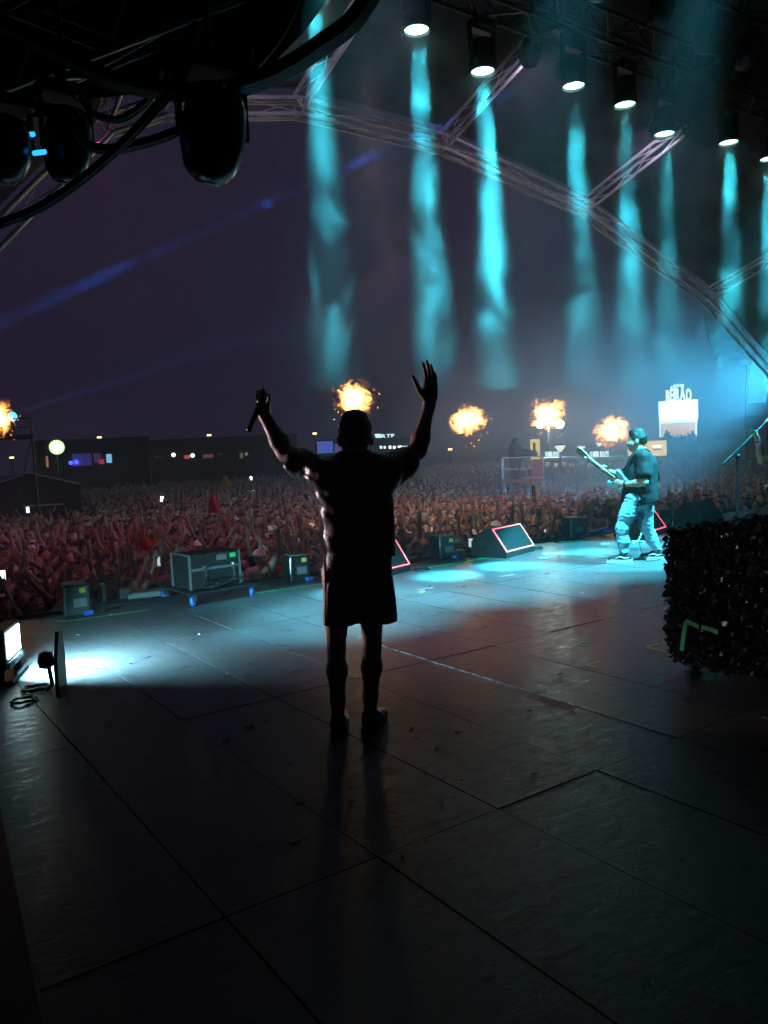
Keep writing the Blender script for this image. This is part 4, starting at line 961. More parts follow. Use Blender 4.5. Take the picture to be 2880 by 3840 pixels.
for nm,mm in (('white',M_cap),('black',M_capd)):
    pr=[ell_((0,.015,1.675),(.096,.112,.085),0,.01),cap_((-.04,.12,1.672),(.04,.12,1.672),.045,.045,0,.02,((0,0,1),.22))]
    V,F=sdf_arrays(pr,.016,None,[below(1.655)]); capm[nm]=mesh_arrays('cap',V,F,np.zeros(len(F)),[mm])
rp=random.Random(5)
CROWD_TALL=1.72
def person(x,y,var,shirt,hair,skin,sc=1.0,cap=None,where='',face=None):
    pose,st,me=VAR[var]
    o=bpy.data.objects.new('person',me); COL.objects.link(o); o.location=(x,y,ground_z(y)); o.scale=(sc,)*3
    tgt=face if face is not None else Vector((2.3+rp.uniform(-1.5,5),3.7)); o.rotation_euler=(0,0,math.atan2(tgt.y-y,tgt.x-x)-math.pi/2+rp.uniform(-.35,.35))
    for si,m in ((0,skin),(1,MSH[shirt]),(3,M_hairs[hair])):
        o.material_slots[si].link='OBJECT'; o.material_slots[si].material=m
    if cap:
        c=bpy.data.objects.new('cap',capm[cap]); COL.objects.link(c); c.parent=o; c['label']=cap+' baseball cap'
    arms='both arms raised high' if 'both arms raised' in pose else pose
    lab=f"fan in {shirt} with {HAIRWORD[st]} {hair} hair, {pose.replace(' to the other side','')}"
    if cap: lab=f"fan in {shirt} and a {cap} cap, {pose.replace(' to the other side','')}"
    if where: lab+=' '+where
    tag(o,lab,'person','fans in the crowd below the stage')
    return o
def vis(x,y,z=.2,m=60):
    v=Vector((x,y,z))-Vector((0,0,CAM_H)); d=v.dot(_f)
    if d<1: return None
    px=PW/2+F_PX*v.dot(_r)/d; py=PH/2-F_PX*v.dot(_u)/d
    return (px,py,d) if -m<px<PW+m else None
# people one can pick out along the edge: (pixel x, row y, variant, shirt, hair, cap)
SPEC=[(1560,10.70,4,'white','dark',None,1.0),(1075,10.65,14,'mustard','fair','white',1.0),(1185,10.57,15,'orange','dark',None,.97),(985,10.70,14,'black','brown',None,.98),(885,10.67,13,'black','dark','black',1.0),
      (385,10.70,13,'black','dark','black',1.05),(470,10.75,1,'mustard','brown',None,1.0),(540,10.73,10,'olive','dark',None,1.0),(610,10.75,11,'grey','fair',None,1.0),(1740,10.75,10,'white','dark',None,.98),(1650,10.90,13,'grey','dark',None,1.0),
      (2000,10.85,1,'grey','dark',None,1.0),(1900,10.70,9,'black','dark',None,1.0),(2080,10.80,8,'olive','brown',None,1.0),(280,10.85,2,'black','dark',None,1.02),(1300,11.05,0,'white','dark','white',1.0),(965,11.45,6,'white','dark','white',1.05)]
taken=[]
for (px,Y,v,sh,ha,cp,sc) in SPEC:
    q=at_y(px,2000,Y); person(q.x,Y,v%len(VAR),sh,ha,rp.choice([M_skin,M_skin2]),sc,cp,'in the front row'); taken.append((q.x,Y))
# the rest on a jittered grid
cand=[]
Y=10.75; row=0
while Y<78:
    sp=.50 if Y<24 else (.62 if Y<38 else .95 if Y<55 else 1.35)
    x=-4.0+(row%2)*sp/2
    while x<75:
        xx=x+rp.uniform(-.16,.16)*sp/.5; yy=Y+rp.uniform(-.15,.15)*sp/.5
        q=vis(xx,yy)
        if q and not any(abs(xx-a)<.42 and abs(yy-b)<.38 for a,b in taken): cand.append((q[2],xx,yy))
        x+=sp
    Y+=sp*.92; row+=1
_tc=at_depth(105,1800,30); _pc=at_depth(1958,1790,26)
cand=[c for c in cand if (c[1]-_tc.x)**2+(c[2]-_tc.y-1.5)**2>2.6**2 and (c[1]-_pc.x)**2+(c[2]-_pc.y-.4)**2>1.6**2]
cand.sort()
NEAR=300-len(SPEC)
keys=['black']*9+['white']*4+['grey']*4+['red']*2+['navy']*3+['olive']*2+['mustard']+['pink']*2
wts=[0]*3+[1]*3+[2]*2+[3]*2+[4]*4+[5]*4+[6]*4+[7]*4+[8]*2+[9]*2+[10]*2+[11]*2+[12]*5+[13]*5+[14]*4+[15]*4
for d,x,y in cand[:NEAR]:
    person(x,y,rp.choice(wts),rp.choice(keys),rp.choice(['dark','dark','dark','brown','brown','fair']),rp.choice([M_skin,M_skin2,M_skin2]),rp.uniform(.93,1.07),rp.choice([None]*9+['white','black']))
# far crowd: one mass
def tiny(pose):
    """few-faced figure for the back rows"""
    m=MB(); m.tube([(0,0,.85),(0,0,1.15),(0,0,1.40),(0,0,1.47)],.1,6,1,radii=[.15,.15,.19,.06])
    m.tube([(0,0,1.47),(0,.02,1.53),(0,.02,1.62),(0,.01,1.70)],.1,6,0,radii=[.05,.085,.09,.085]); m.tube([(0,-.02,1.62),(0,-.02,1.70),(0,-.01,1.75)],.1,6,3,radii=[.095,.10,.05])
    for sx,(e,w) in ((-.19,POSES[pose][0]),(.19,POSES[pose][1])):
        S=Vector((sx,0,1.42)); m.tube([S,S+Vector(e)],.05,5,1,radii=[.065,.05]); m.tube([S+Vector(e),S+Vector(w),S+Vector(w)+(Vector(w)-Vector(e)).normalized()*.14],.05,5,0,radii=[.048,.038,.045])
    T=[]; Mi=[]
    for f,mm in zip(m.f,m.m):
        for q in range(1,len(f)-1): T.append((f[0],f[q],f[q+1])); Mi.append(mm)
    return np.array(m.v),np.array(T),np.array(Mi)
TINY=[tiny(p) for p in POSES]
far=cand[NEAR:]
slots=[M_skin,M_skin2,M_hair,M_hairs['brown'],M_trou]+[MSH[k] for k in ('black','white','grey','red','navy','pink')]
Vs=[];Fs=[];Ms=[];off=0
for k,(d,x,y) in enumerate(far):
    q=rp.choice([0,1,2,2,3,3,4,5,6,6,6,7,7,7,6,6])
    if k<1300:
        V,F,mi=LOW[q]; F=np.concatenate([F[:,[0,1,2]],F[:,[0,2,3]]]); mi=np.concatenate([mi,mi])
    else: V,F,mi=TINY[q]
    a=math.atan2(3.7-y,5-x)-math.pi/2+rp.uniform(-.4,.4); s=rp.uniform(.92,1.08); ca,sa=math.cos(a),math.sin(a)
    P=V*s; Q=np.stack([P[:,0]*ca-P[:,1]*sa+x,P[:,0]*sa+P[:,1]*ca+y,P[:,2]+ground_z(y)],1)
    lut=np.array([rp.choice([0,1,1]),5+rp.choice([0,0,0,0,1,2,2,3,4,5]),4,rp.choice([2,2,3]),2,2])
    Vs.append(Q);Fs.append(F+off);Ms.append(lut[mi]);off+=len(V)
cr=bpy.data.objects.new('crowd',mesh_arrays('crowd',np.concatenate(Vs),np.concatenate(Fs),np.concatenate(Ms),slots)); COL.objects.link(cr)
tag(cr,'far crowd of raised arms and heads filling the field','crowd',kind='stuff')
print('CROWD',len(cand),'far',len(far),'tris',sum(len(f) for f in Fs))
# phones and flags held up in the crowd
def phone(px,py,d,label,bright=1.0,rz=0):
    torch=bright>20
    p=at_depth(px,py,d); t=thing('phone',label,'phone',p,-math.atan2(p.x,p.y)+rz)
    MB().box((0,0,0),(.075,.009,.15),bev=.004).build('casing',M_phoneb,t); MB().box((0,-.0052,0),(.068,.001,.14)).build('screen',glow('phone_%d'%int(bright*10),(0.7,0.96,1.0),bright if not torch else .3),t)
    if torch: MB().lathe([(0,-.02),(.016,-.012),(.02,0),(.016,.012),(0,.02)],8,(.02,-.02,.06)).build('torch',glow('torch_white',(0.75,1.0,1.0),160.0),t); add_light('POINT','torch_light',p+Vector((-.03,-.05,.06)),(.7,1,1),14,radius=.02,parent=t)
    return t
phone(606,1872,24,'phone torch shining white from the middle of the red-lit crowd',60)
phone(941,1795,34,'phone torch glinting far out in the crowd beyond the singer',40)
phone(1624,1801,36,'phone light glinting far out beyond the raised elbow',30)
phone(598,2105,12.0,'pale phone held up by a fan behind the long grey tray',.5)
phone(10,2158,11.0,'bright phone held up beside the dark road case',3.0)
phone(1765,2035,13.2,'phone held up to film behind the small black machine',.7)
phone(2040,1990,16,'phone held up to film behind the middle wedge',.8)
phone(104,1912,19,'blue lit phone in the crowd under the dark tent',2.0)
def flag(px,py,d,m,label,w,h):
    p=at_depth(px,py,d); t=thing('flag',label,'flag',p,-math.atan2(p.x,p.y))
    n=8; V=[];F=[]
    for j in range(n+1):
        for i in range(n+1):
            u,v=i/n,j/n; V.append((w*(u-.5)*(1-.4*v),.05*math.sin(6*u+3*v),h*(v-.5)+.03*math.sin(5*u)))
    for j in range(n):
        for i in range(n): a=j*(n+1)+i; F.append((a,a+1,a+n+2,a+n+1))
    MB().add(V,F,0,True).build('cloth',m,t); MB().tube([(-w*.5,0,-h*.5-.5),(-w*.42,0,h*.5)],.012).build('stick',M_trou,t)
flag(804,1892,22,MSH['red'],'red cloth waved above the crowd beyond the torch light',.3,.5)
flag(548,2040,14.5,MSH['red'],'crumpled red flag held over the heads behind the flight case',.40,.24)
flag(846,1805,40,MSH['mustard'],'small yellow pennant far out in the crowd',.5,.5)
flag(2003,1860,19,MSH['red'],'narrow red banner raised near the camera platform',.09,.5)
# ------------------------------------------------------------------ fire
def fire_mat(name,seed):
    m=bpy.data.materials.new(name); m.use_nodes=True; nt=m.node_tree; nt.nodes.clear(); N=nt.nodes.new; L=nt.links.new
    out=N('ShaderNodeOutputMaterial'); em=N('ShaderNodeEmission')
    tc=N('ShaderNodeTexCoord'); mp=N('ShaderNodeMapping'); mp.inputs['Location'].default_value=(seed*3.1,seed*1.7,seed*.9); mp.inputs['Scale'].default_value=(1,.35,1); L(tc.outputs['Object'],mp.inputs[0])
    n=N('ShaderNodeTexNoise'); n.inputs['Scale'].default_value=2.4; n.inputs['Detail'].default_value=7; n.inputs['Roughness'].default_value=.72; n.inputs['Distortion'].default_value=1.8; L(mp.outputs[0],n.inputs['Vector'])
    ln=N('ShaderNodeVectorMath'); ln.operation='LENGTH'; L(tc.outputs['Object'],ln.inputs[0])
    r=N('ShaderNodeMapRange'); r.inputs[1].default_value=.25; r.inputs[2].default_value=1.0; r.inputs[3].default_value=.14; r.inputs[4].default_value=-.30; L(ln.outputs['Value'],r.inputs[0])
    a=N('ShaderNodeMath'); a.operation='ADD'; L(n.outputs['Fac'],a.inputs[0]); L(r.outputs[0],a.inputs[1])
    k=N('ShaderNodeMapRange'); k.inputs[1].default_value=.47; k.inputs[2].default_value=.60; k.inputs[3].default_value=0; k.inputs[4].default_value=1; L(a.outputs[0],k.inputs[0])
    cr=N('ShaderNodeValToRGB'); e=cr.color_ramp.elements; e[0].position=0; e[0].color=(1,.13,.01,1); e[1].position=1; e[1].color=(1,.62,.16,1); e2=cr.color_ramp.elements.new(.5); e2.color=(1,.34,.04,1); L(k.outputs[0],cr.inputs[0]); L(cr.outputs[0],em.inputs['Color'])
    p=N('ShaderNodeMath'); p.operation='POWER'; p.inputs[1].default_value=1.8; L(k.outputs[0],p.inputs[0]); q=N('ShaderNodeMath'); q.operation='MULTIPLY'; q.inputs[1].default_value=38; L(p.outputs[0],q.inputs[0]); L(q.outputs[0],em.inputs['Strength'])
    L(em.outputs[0],out.inputs['Volume']); m.cycles.volume_step_rate=.12
    return m
def flame(px,py,Y,size,seed,label,power):
    p=at_y(px,py,Y); t=thing('fireball',label,'flame',p,0,'flames bursting above the crowd')
    bm=bmesh.new(); bmesh.ops.create_icosphere(bm,subdivisions=3,radius=1.0); me=bpy.data.meshes.new('fire'); bm.to_mesh(me); bm.free(); me.materials.append(fire_mat('fire_%d'%seed,seed))
    o=bpy.data.objects.new('fire',me); COL.objects.link(o); o.parent=t; o.scale=tuple(1.22*q for q in size); o.rotation_euler=(0,0,-.6)
    r_=random.Random(seed); em=MB()
    for q in range(8):
        a=r_.uniform(-2.9,.3); rr=r_.uniform(.75,1.15); c=Vector((math.cos(a)*size[0]*rr,r_.uniform(-.1,.1),math.sin(a)*size[2]*rr-.08)); d=Vector((r_.uniform(-1,1),r_.uniform(-.3,.3),r_.uniform(-1,1))).normalized(); l=r_.uniform(.012,.035)
        em.tube([c-d*l,c,c+d*l],.01,5,0,False,[.001,r_.uniform(.003,.008),.001])
    tag(em.build('embers',glow('ember',(1.0,.30,.05),5.0),t),kind='stuff')
    add_light('POINT','fire_light',p,(1.0,0.50,0.16),power,radius=.3,parent=t)
flame(1328,1493,15.5,(.62,.24,.58),1,'fireball bursting just above the head of the singer',23)
flame(1753,1575,15.5,(.66,.24,.54),2,'ragged fireball beside the raised open hand of the singer',23)
flame(2054,1552,15.5,(.72,.24,.60),3,'fireball in front of the white floodlights',18)
flame(2300,1615,15.5,(.82,.24,.60),4,'fireball against the face of the guitarist',18)
flame(-8,1562,26,(.62,.24,.75),5,'fireball beside the blue lit tower top',16)
# ------------------------------------------------------------------ beyond the crowd
M_dark=mat('dark_cladding',(0.010,0.009,0.011),.8,var=.3,vscale=.6)
M_redc=mat('red_container',(0.30,0.035,0.04),.6,var=.25,vscale=1.2)
def facing(p): return -math.atan2(p.x,p.y)
class Site:
    """a thing standing at depth d, its local x along the picture, y away; L(px,py) gives local coordinates"""
    def __init__(s,name,label,cat,px,py,d,group=None):
        s.d=d; s.o=at_depth(px,py,d); s.rz=facing(s.o); s.o.z=ground_z(s.o.y); s.t=thing(name,label,cat,s.o,s.rz,group)
        s.ex=Vector((math.cos(s.rz),math.sin(s.rz),0)); s.ey=Vector((-math.sin(s.rz),math.cos(s.rz),0))
    def L(s,px,py,back=0.0):
        r=ray(px,py); k=s.o.dot(s.ey)/r.dot(s.ey)      # plane through the origin of the thing
        w=Vector((0,0,CAM_H))+r*k-s.o; return Vector((w.dot(s.ex),back,w.z))
    def board(s,name,x0,y0,x1,y1,m,thick=.12,back=0.0):
        a=s.L(x0,y0); b=s.L(x1,y1)
        return MB().box(((a.x+b.x)/2,back,(a.z+b.z)/2),(abs(b.x-a.x),thick,abs(a.z-b.z))).build(name,m,s.t)
    def ground_board(s,name,x0,y0,x1,m,thick=.5,back=0.0):
        a=s.L(x0,y0); b=s.L(x1,y0); return MB().box(((a.x+b.x)/2,back,a.z/2),(abs(b.x-a.x),thick,abs(a.z))).build(name,m,s.t)
    def post(s,name,x,y,m,r=.06,back=0.0):
        a=s.L(x,y); return MB().tube([(a.x,back,0),(a.x,back,a.z)],r,8).build(name,m,s.t)
def lettering(parent,text,c,height,width,m,back=-.1,arch=0.0,name='letter',bold=True):
    """each letter a mesh of its own, laid along local x"""
    adv=0; glyphs=[]
    for ch in text:
        cu=bpy.data.curves.new('letter','FONT'); cu.body=ch; cu.size=1.0; cu.extrude=.03; cu.offset=.018 if bold else .0; cu.resolution_u=2
        ob=bpy.data.objects.new('letter_curve',cu); COL.objects.link(ob); bpy.context.view_layer.update()
        me=bpy.data.meshes.new_from_object(ob.evaluated_get(bpy.context.evaluated_depsgraph_get())); bpy.data.objects.remove(ob)
        if ch==' ' or len(me.vertices)==0: adv+=.3; continue
        co=np.empty(len(me.vertices)*3); me.vertices.foreach_get('co',co); co=co.reshape(-1,3); w=co[:,0].max()-co[:,0].min(); co[:,0]-=co[:,0].min(); me.vertices.foreach_set('co',co.ravel())
        me.materials.append(m); glyphs.append((me,adv,w)); adv+=w+.07
    tot=adv-.07; sx=width/tot; sz=height/.72
    for me,a,w in glyphs:
        o=bpy.data.objects.new(name,me); COL.objects.link(o); o.parent=parent; u=((a+w/2)/tot-.5)*2
        o.scale=(sx,sz,1); o.rotation_euler=(rad(90),0,0); o.location=(c.x-width/2+a*sx,back,c.z-height/2+arch*(1-u*u))
W_sign=glow('white_sign',(0.80,0.97,1.0),2.6); Y_sign=glow('yellow_sign',(1.0,0.66,0.16),1.3); C_sign=glow('cool_letters',(0.70,0.97,1.0),3.2); W_line=glow('white_neon',(0.70,0.95,1.0),1.8)
Am_in=glow('amber_interior',(1.0,0.46,0.10),.9); Y_int=glow('window_warm',(0.95,0.80,0.45),.8)
def silhouettes(site,px0,px1,py,n,m=None,h=22,group=''):
    r_=random.Random(int(px0)); out=MB()
    for i in range(n):
        x=px0+(px1-px0)*(i+.5)/n+r_.uniform(-3,3); a=site.L(x,py-r_.uniform(.4,1)*h); b=site.L(x,py)
        z0=b.z-.3; r1=.16
        p=MB(); p.tube([(0,0,0),(0,0,a.z-z0-.36),(0,0,a.z-z0-.28)],.1,8,0,radii=[.2,.21,.08]); p.lathe([(0,0),(.09,.06),(.10,.13),(.07,.22),(0,.25)],8,(0,0,a.z-z0-.30),(0,0,1),1)
        o=p.build('person',[MSH[r_.choice(['black','navy','grey'])],M_hair]); w=site.o+site.ex*a.x+site.ey*(-.55); o.location=(w.x,w.y,site.o.z+z0); tag(o,'small dark figure standing at the '+group,'person','people at the lit bars')
# upper bar with the big illuminated name
s=Site('bar_tower','tall drinks stand with white glowing box, arched letters and lit upper counter','bar',2543,1600,58)
s.ground_board('tower_body',2474,1498,2616,M_dark,3.0,1.75)
s.board('light_box',2470,1507,2618,1570,W_sign,.25,-.05); s.board('counter_room',2482,1590,2606,1645,Am_in,.08,.12)
for (a,b,c,d) in ((2473,1572,2615,1582),(2473,1582,2480,1648),(2607,1582,2614,1645)): s.board('neon_edge',a,b,c,d,W_line,.12,-.08)
s.board('counter',2474,1640,2616,1652,M_dark,.4,-.1)
p0,p1=s.L(2497,1487),s.L(2592,1487); q=s.L(2545,1486)
lettering(s.t,'BEIRÃO',q,abs(s.L(0,1468).z-s.L(0,1503).z),abs(p1.x-p0.x),C_sign,-.15,.18)
q=s.L(2540,1453); lettering(s.t,'LICOR',q,.20,abs(s.L(2520,1460).x-s.L(2568,1460).x),C_sign,-.15,.15)
MB().tube([tuple(s.L(2500,1505)),tuple(s.L(2500,1500))],.05).build('sign_post',M_dark,s.t); MB().tube([tuple(s.L(2590,1505)),tuple(s.L(2590,1498))],.05).build('sign_post',M_dark,s.t)
silhouettes(s,2490,2605,1645,8,h=40,group='upper counter of the tall drinks stand')
s=Site('bar_stand','low bar with white neon door frames below the tall drinks stand','bar',2530,1790,52)
s.ground_board('bar_body',2430,1735,2640,M_dark,2.0,1.3)
for (a,b,c,d) in ((2436,1752,2492,1757),(2486,1757,2492,1796),(2512,1752,2608,1758),(2512,1758,2518,1800),(2602,1775,2608,1797)): s.board('neon_edge',a,b,c,d,W_line,.1,.1)
s.board('lit_counter',2440,1768,2484,1796,Am_in,.06,.22); s.board('lit_counter',2524,1775,2600,1798,Am_in,.06,.22)
silhouettes(s,2520,2605,1800,5,h=26,group='low bar with white neon frames')
s=Site('yellow_billboard','wide yellow illuminated billboard behind the neck of the guitarist','billboard',2440,1690,50)
s.board('face',2400,1655,2500,1708,Y_sign,.12); s.board('text_block',2448,1672,2478,1678,W_sign,.02,-.08); s.board('text_block',2448,1683,2482,1688,mat('pink_print',(.6,.2,.3),.6),.02,-.08); s.post('post',2450,1706,M_dark,.08)
s=Site('yellow_board','small yellow board glowing below the chin of the guitarist','sign',2366,1695,50); s.board('face',2354,1684,2382,1708,Y_sign,.1); s.post('post',2367,1706,M_dark,.06)
s=Site('yellow_banner','tall yellow illuminated banner beside the camera platform','banner',2008,1690,48)
s.board('face',1988,1648,2026,1725,glow('yellow_banner_face',(1.0,.72,.20),1.0),.1); s.board('print',1998,1660,2010,1712,mat('banner_print',(.4,.2,.03),.6),.02,-.062); s.post('post',2008,1724,M_dark,.07)
# the red stands with white letters
for k,(x0,x1,sx,sw,lab) in enumerate(((2040,2160,2073,56,'red container bar with lit windows behind the street lamp'),(2163,2345,2248,72,'red container bar with white letters beside the neck of the guitar'))):
    s=Site('container_bar',lab,'bar',(x0+x1)/2,1780,56); s.ground_board('container',x0,1722,x1,M_redc,2.4,1.3); s.board('roof_edge',x0-4,1718,x1+4,1723,mat('pale_edge',(.5,.5,.5),.5),2.7,1.3)
    n=5 if k else 4
    for i in range(n):
        u=x0+(x1-x0)*(i+.15)/n; s.board('window',u,1732+(i%2)*6,u+(x1-x0)/n*.6,1748+(i%2)*5,Y_int if i%2 else glow('window_pink',(.8,.5,.42),.5),.05,.08)
    for i in range(n): 
        u=x0+(x1-x0)*(i+.1)/n; s.board('serving_hatch',u,1755,u+(x1-x0)/n*.7,1788,glow('hatch_green',(.45,.75,.55),.22),.05,.08)
    c=s.L(sx,1706); w=abs(s.L(sx+sw/2,1706).x-s.L(sx-sw/2,1706).x); lettering(s.t,'SUPER BOCK',c,abs(s.L(0,1695).z-s.L(0,1717).z),w,C_sign,.0)
    s.board('sign_rail',sx-sw/2,1717,sx+sw/2,1719,M_dark,.06,.02)
# street lamps
def street_lamp(px,py,d,label,k):
    s=Site('street_lamp',label,'street lamp',px,py,d); a=s.L(px,py)
    MB().tube([(0,0,0),(0,0,a.z-.12)],.07,8,radii=[.10,.06]).build('post',M_redc if k==0 else M_dark,s.t)
    MB().lathe([(.04,-.22),(.10,-.16),(.30,.10),(.30,.12),(0,.14)],12,(0,0,a.z)).build('lantern',glow('lantern_glass',(.95,.95,.72),1.6),s.t)
    MB().lathe([(.05,.16),(.42,.14),(.40,.17),(.08,.24),(0,.26)],12,(0,0,a.z)).build('hood',M_dark,s.t)
    return s
street_lamp(2100,1680,44,'street lamp with wide hood standing in the crowd before the red bars',0)
street_lamp(2180,1680,60,'slimmer street lamp standing behind the red bars',1)
street_lamp(2246,1666,75,'distant street lamp above the white letters',1)
# floodlight mast
s=Site('floodlight_mast','twin white floodlights blazing behind a fireball','floodlight',2055,1590,62); s.post('mast',2055,1590,M_dark,.10)
fm=glow('flood_face',(0.72,1.0,0.95),30.0)
for x in (2026,2098):
    c=s.L(x,1590); MB().lathe([(0,0),(.36,0),(.38,.1),(.3,.3),(0,.35)],14,(c.x,0,c.z),(0,1,0)).build('lamp_housing',M_dark,s.t); MB().lathe([(0,-.03),(.34,-.03),(.34,-.01),(0,-.01)],16,(c.x,0,c.z),(0,1,0)).build('lamp_face',fm,s.t)
c0=s.L(2026,1590); c1=s.L(2098,1590); MB().tube([(c0.x,.1,c0.z),(c1.x,.1,c1.z)],.05).build('crossbar',M_dark,s.t)
w=s.o+s.ex*s.L(2060,1590).x-s.ey*.2+Vector((0,0,s.L(2060,1590).z)); add_light('POINT','flood_light',w,(0.55,1.0,0.95),3200,radius=.35,parent=s.t)
# camera platform
s=Site('camera_platform','raised scaffold camera platform with red skirt in the crowd','platform',1958,1800,26)
a=s.L(1885,1800); b=s.L(2038,1800); dz=s.L(1958,1800).z; top=s.L(1958,1715).z
MB().box(((a.x+b.x)/2,.5,dz),(abs(b.x-a.x),1.4,.10)).build('deck',M_redc,s.t)
for x in (a.x,b.x):
    for y in (-.15,1.15): MB().tube([(x,y,0),(x,y,top)],.025,6).build('upright',M_alu,s.t)
for z in (top,(top+dz)/2):
    for y in (-.15,1.15): MB().tube([(a.x,y,z),(b.x,y,z)],.02,6).build('rail',M_alu,s.t)
MB().tube([(a.x,-.17,dz),(a.x+.5,-.17,0)],.02,6).build('brace',M_alu,s.t)
s.board('skirt',1992,1722,2038,1785,mat('red_skirt',(.30,.05,.06),.8,bump=.4,bscale=6),.05,-.2)
def proj_at(site,px,py,back): return site.o+site.ex*site.L(px,py).x+site.ey*back+Vector((0,0,site.L(px,py).z))
p=proj_at(s,1935,1800,.3); op=thing('person','camera operator in dark rain cover crouching over the platform camera','person',p,s.rz)
sdf_object('body',[cap_((0,0,.5),(0,-.05,1.0),.2,.22,0,.1),cap_((-.08,0,0),(-.06,0,.5),.08,.12,0,.05),cap_((.08,0,0),(.06,0,.5),.08,.12,0,.05),ell_((.02,-.08,1.25),(.12,.14,.13),0,.06),cap_((.1,-.1,.95),(.3,-.25,.95),.08,.06,0,.06)],.03,[M_blkshort],op)
p=proj_at(s,1960,1800,-.05); tc=thing('broadcast_camera','broadcast camera under a dark cover on the platform','camera',p,s.rz)
sdf_object('covered_camera',[cap_((-.25,0,.92),(.25,.1,.86),.13,.11,0,.05),cap_((.25,.1,.86),(.42,.15,.84),.08,.09,0,.03)],.03,[M_blkshort],tc,wobble(.015,18,4))
for aa in (0,2.1,4.2): MB().tube([(0,0,.78),(.3*math.cos(aa),.3*math.sin(aa),0.06)],.025,6).build('tripod_leg',M_darkst,tc)
# television stand in the distance
s=Site('television_stand','distant stand with white lit logo letters and a row of white lamps','stand',1445,1690,95); s.ground_board('stand_body',1400,1648,1545,M_dark,3,1.8)
c=s.L(1455,1634); lettering(s.t,'RTP',c,abs(s.L(0,1628).z-s.L(0,1641).z),abs(s.L(1432,0).x-s.L(1483,0).x),glow('dim_letters',(.55,.85,.85),1.8),-.1)
for k in range(3): s.board('logo_bar',1405+k*2,1628+k*5,1428+k*1,1631+k*5,MATS['dim_letters'],.06,-.1)
s.board('sign_rail',1402,1642,1486,1645,M_dark,.06)
for k,x in enumerate((1424,1438,1458,1474,1492,1512)): s.board('window_light',x,1672+(k%2),x+(9 if k<4 else 16),1682,C_sign if k>1 else MATS['dim_letters'],.05,.2)
s=Site('side_stage','small distant stage glowing blue behind the head of the singer','small stage',1240,1680,95); s.ground_board('stage_frame',1182,1650,1300,M_dark,3,1.8)
s.board('blue_screen',1188,1656,1250,1698,glow('blue_screen',(.10,.16,.75),.55),.06,.2); s.board('blue_screen',1254,1664,1296,1700,glow('violet_screen',(.16,.10,.45),.4),.06,.2)
# long dark sheds with coloured stalls on the far side
for k,(x0,x1,yt,lab) in enumerate(((130,560,1652,'long dark shed behind the round balloon light'),(560,1110,1650,'long dark shed with red and pink stalls'))):
    s=Site('market_shed',lab,'shed',(x0+x1)/2,1720,85); s.ground_board('shed_body',x0,yt+40,x1,M_dark,6,3.6); s.board('shed_roof',x0-5,yt,x1+5,yt+38,mat('shed_roof',(.012,.010,.013),.8),6.6,3.6)
    items=((268,1698,345,1745,'b1'),(398,1703,421,1735,'scr'),(350,1700,380,1735,'vio'),(370,1722,392,1740,'r'),(170,1710,182,1752,'or')) if k==0 else ((578,1706,592,1714,'r'),(596,1705,606,1713,'r'),(632,1690,690,1702,'pale'),(688,1700,712,1720,'r'),(760,1690,800,1716,'pk'),(815,1692,830,1704,'pk'),(898,1685,912,1718,'gr'),(918,1690,930,1708,'pale'))
    cols={'b1':((.02,.02,.22),.5),'scr':((.22,.55,.9),1.0),'vio':((.12,.03,.2),.3),'r':((.6,.02,.03),.7),'or':((.7,.25,.12),.5),'pale':((.35,.4,.5),.35),'pk':((.35,.05,.12),.35),'gr':((.15,.28,.12),.35)}
    for (a,b,c,d,n) in items: s.board('stall_light',a,b,c,d,glow('stall_'+n,*cols[n]),.08,.45)
    for (x,y,c) in (((255+10,1736,'bl'),(286,1733,'bl')) if k==0 else ((650,1706,'w'),(722,1708,'w'))):
        q=s.L(x,y); MB().lathe([(0,-.2),(.2,-.1),(.22,0),(.2,.1),(0,.2)],8,(q.x,.2,q.z),(0,1,0)).build('stall_lamp',glow('lampball_'+c,(.06,.08,1.0) if c=='bl' else (.8,1,1),3.0),s.t)
for px,py,lab in ((372,1640,'orange lamp glinting above the long dark shed'),(784,1632,'orange lamp glinting above the red and pink stalls'),(44,1716,'warm lamp glinting under the tower'),(1180,1626,'small warm lamp above the blue side stage'),(1688,1685,'greenish lamp glinting beside the elbow of the singer')):
    s=Site('far_lamp',lab,'lamp',px,py,110); q=s.L(px,py); s.post('post',px,py,M_dark,.08); MB().box((q.x,-.1,q.z),(.55,.2,.2),bev=.04).build('lamp_head',glow('sodium',(1.0,.70,.28),6.0),s.t)
s=Site('balloon_light','round glowing yellow-green balloon light on a pole','balloon light',213,1677,60); q=s.L(213,1677); s.post('pole',213,1700,M_dark,.05)
MB().lathe([(0,-.55)]+[(.55*math.cos(a),.55*math.sin(a)) for a in [rad(-75+15*i) for i in range(11)]]+[(0,.55)],20,(q.x,0,q.z)).build('balloon',glow('balloon_skin',(0.62,0.92,0.42),1.4),s.t)
add_light('POINT','balloon_glow',proj_at(s,213,1677,-.7),(0.6,.95,.55),160,radius=.5,parent=s.t)
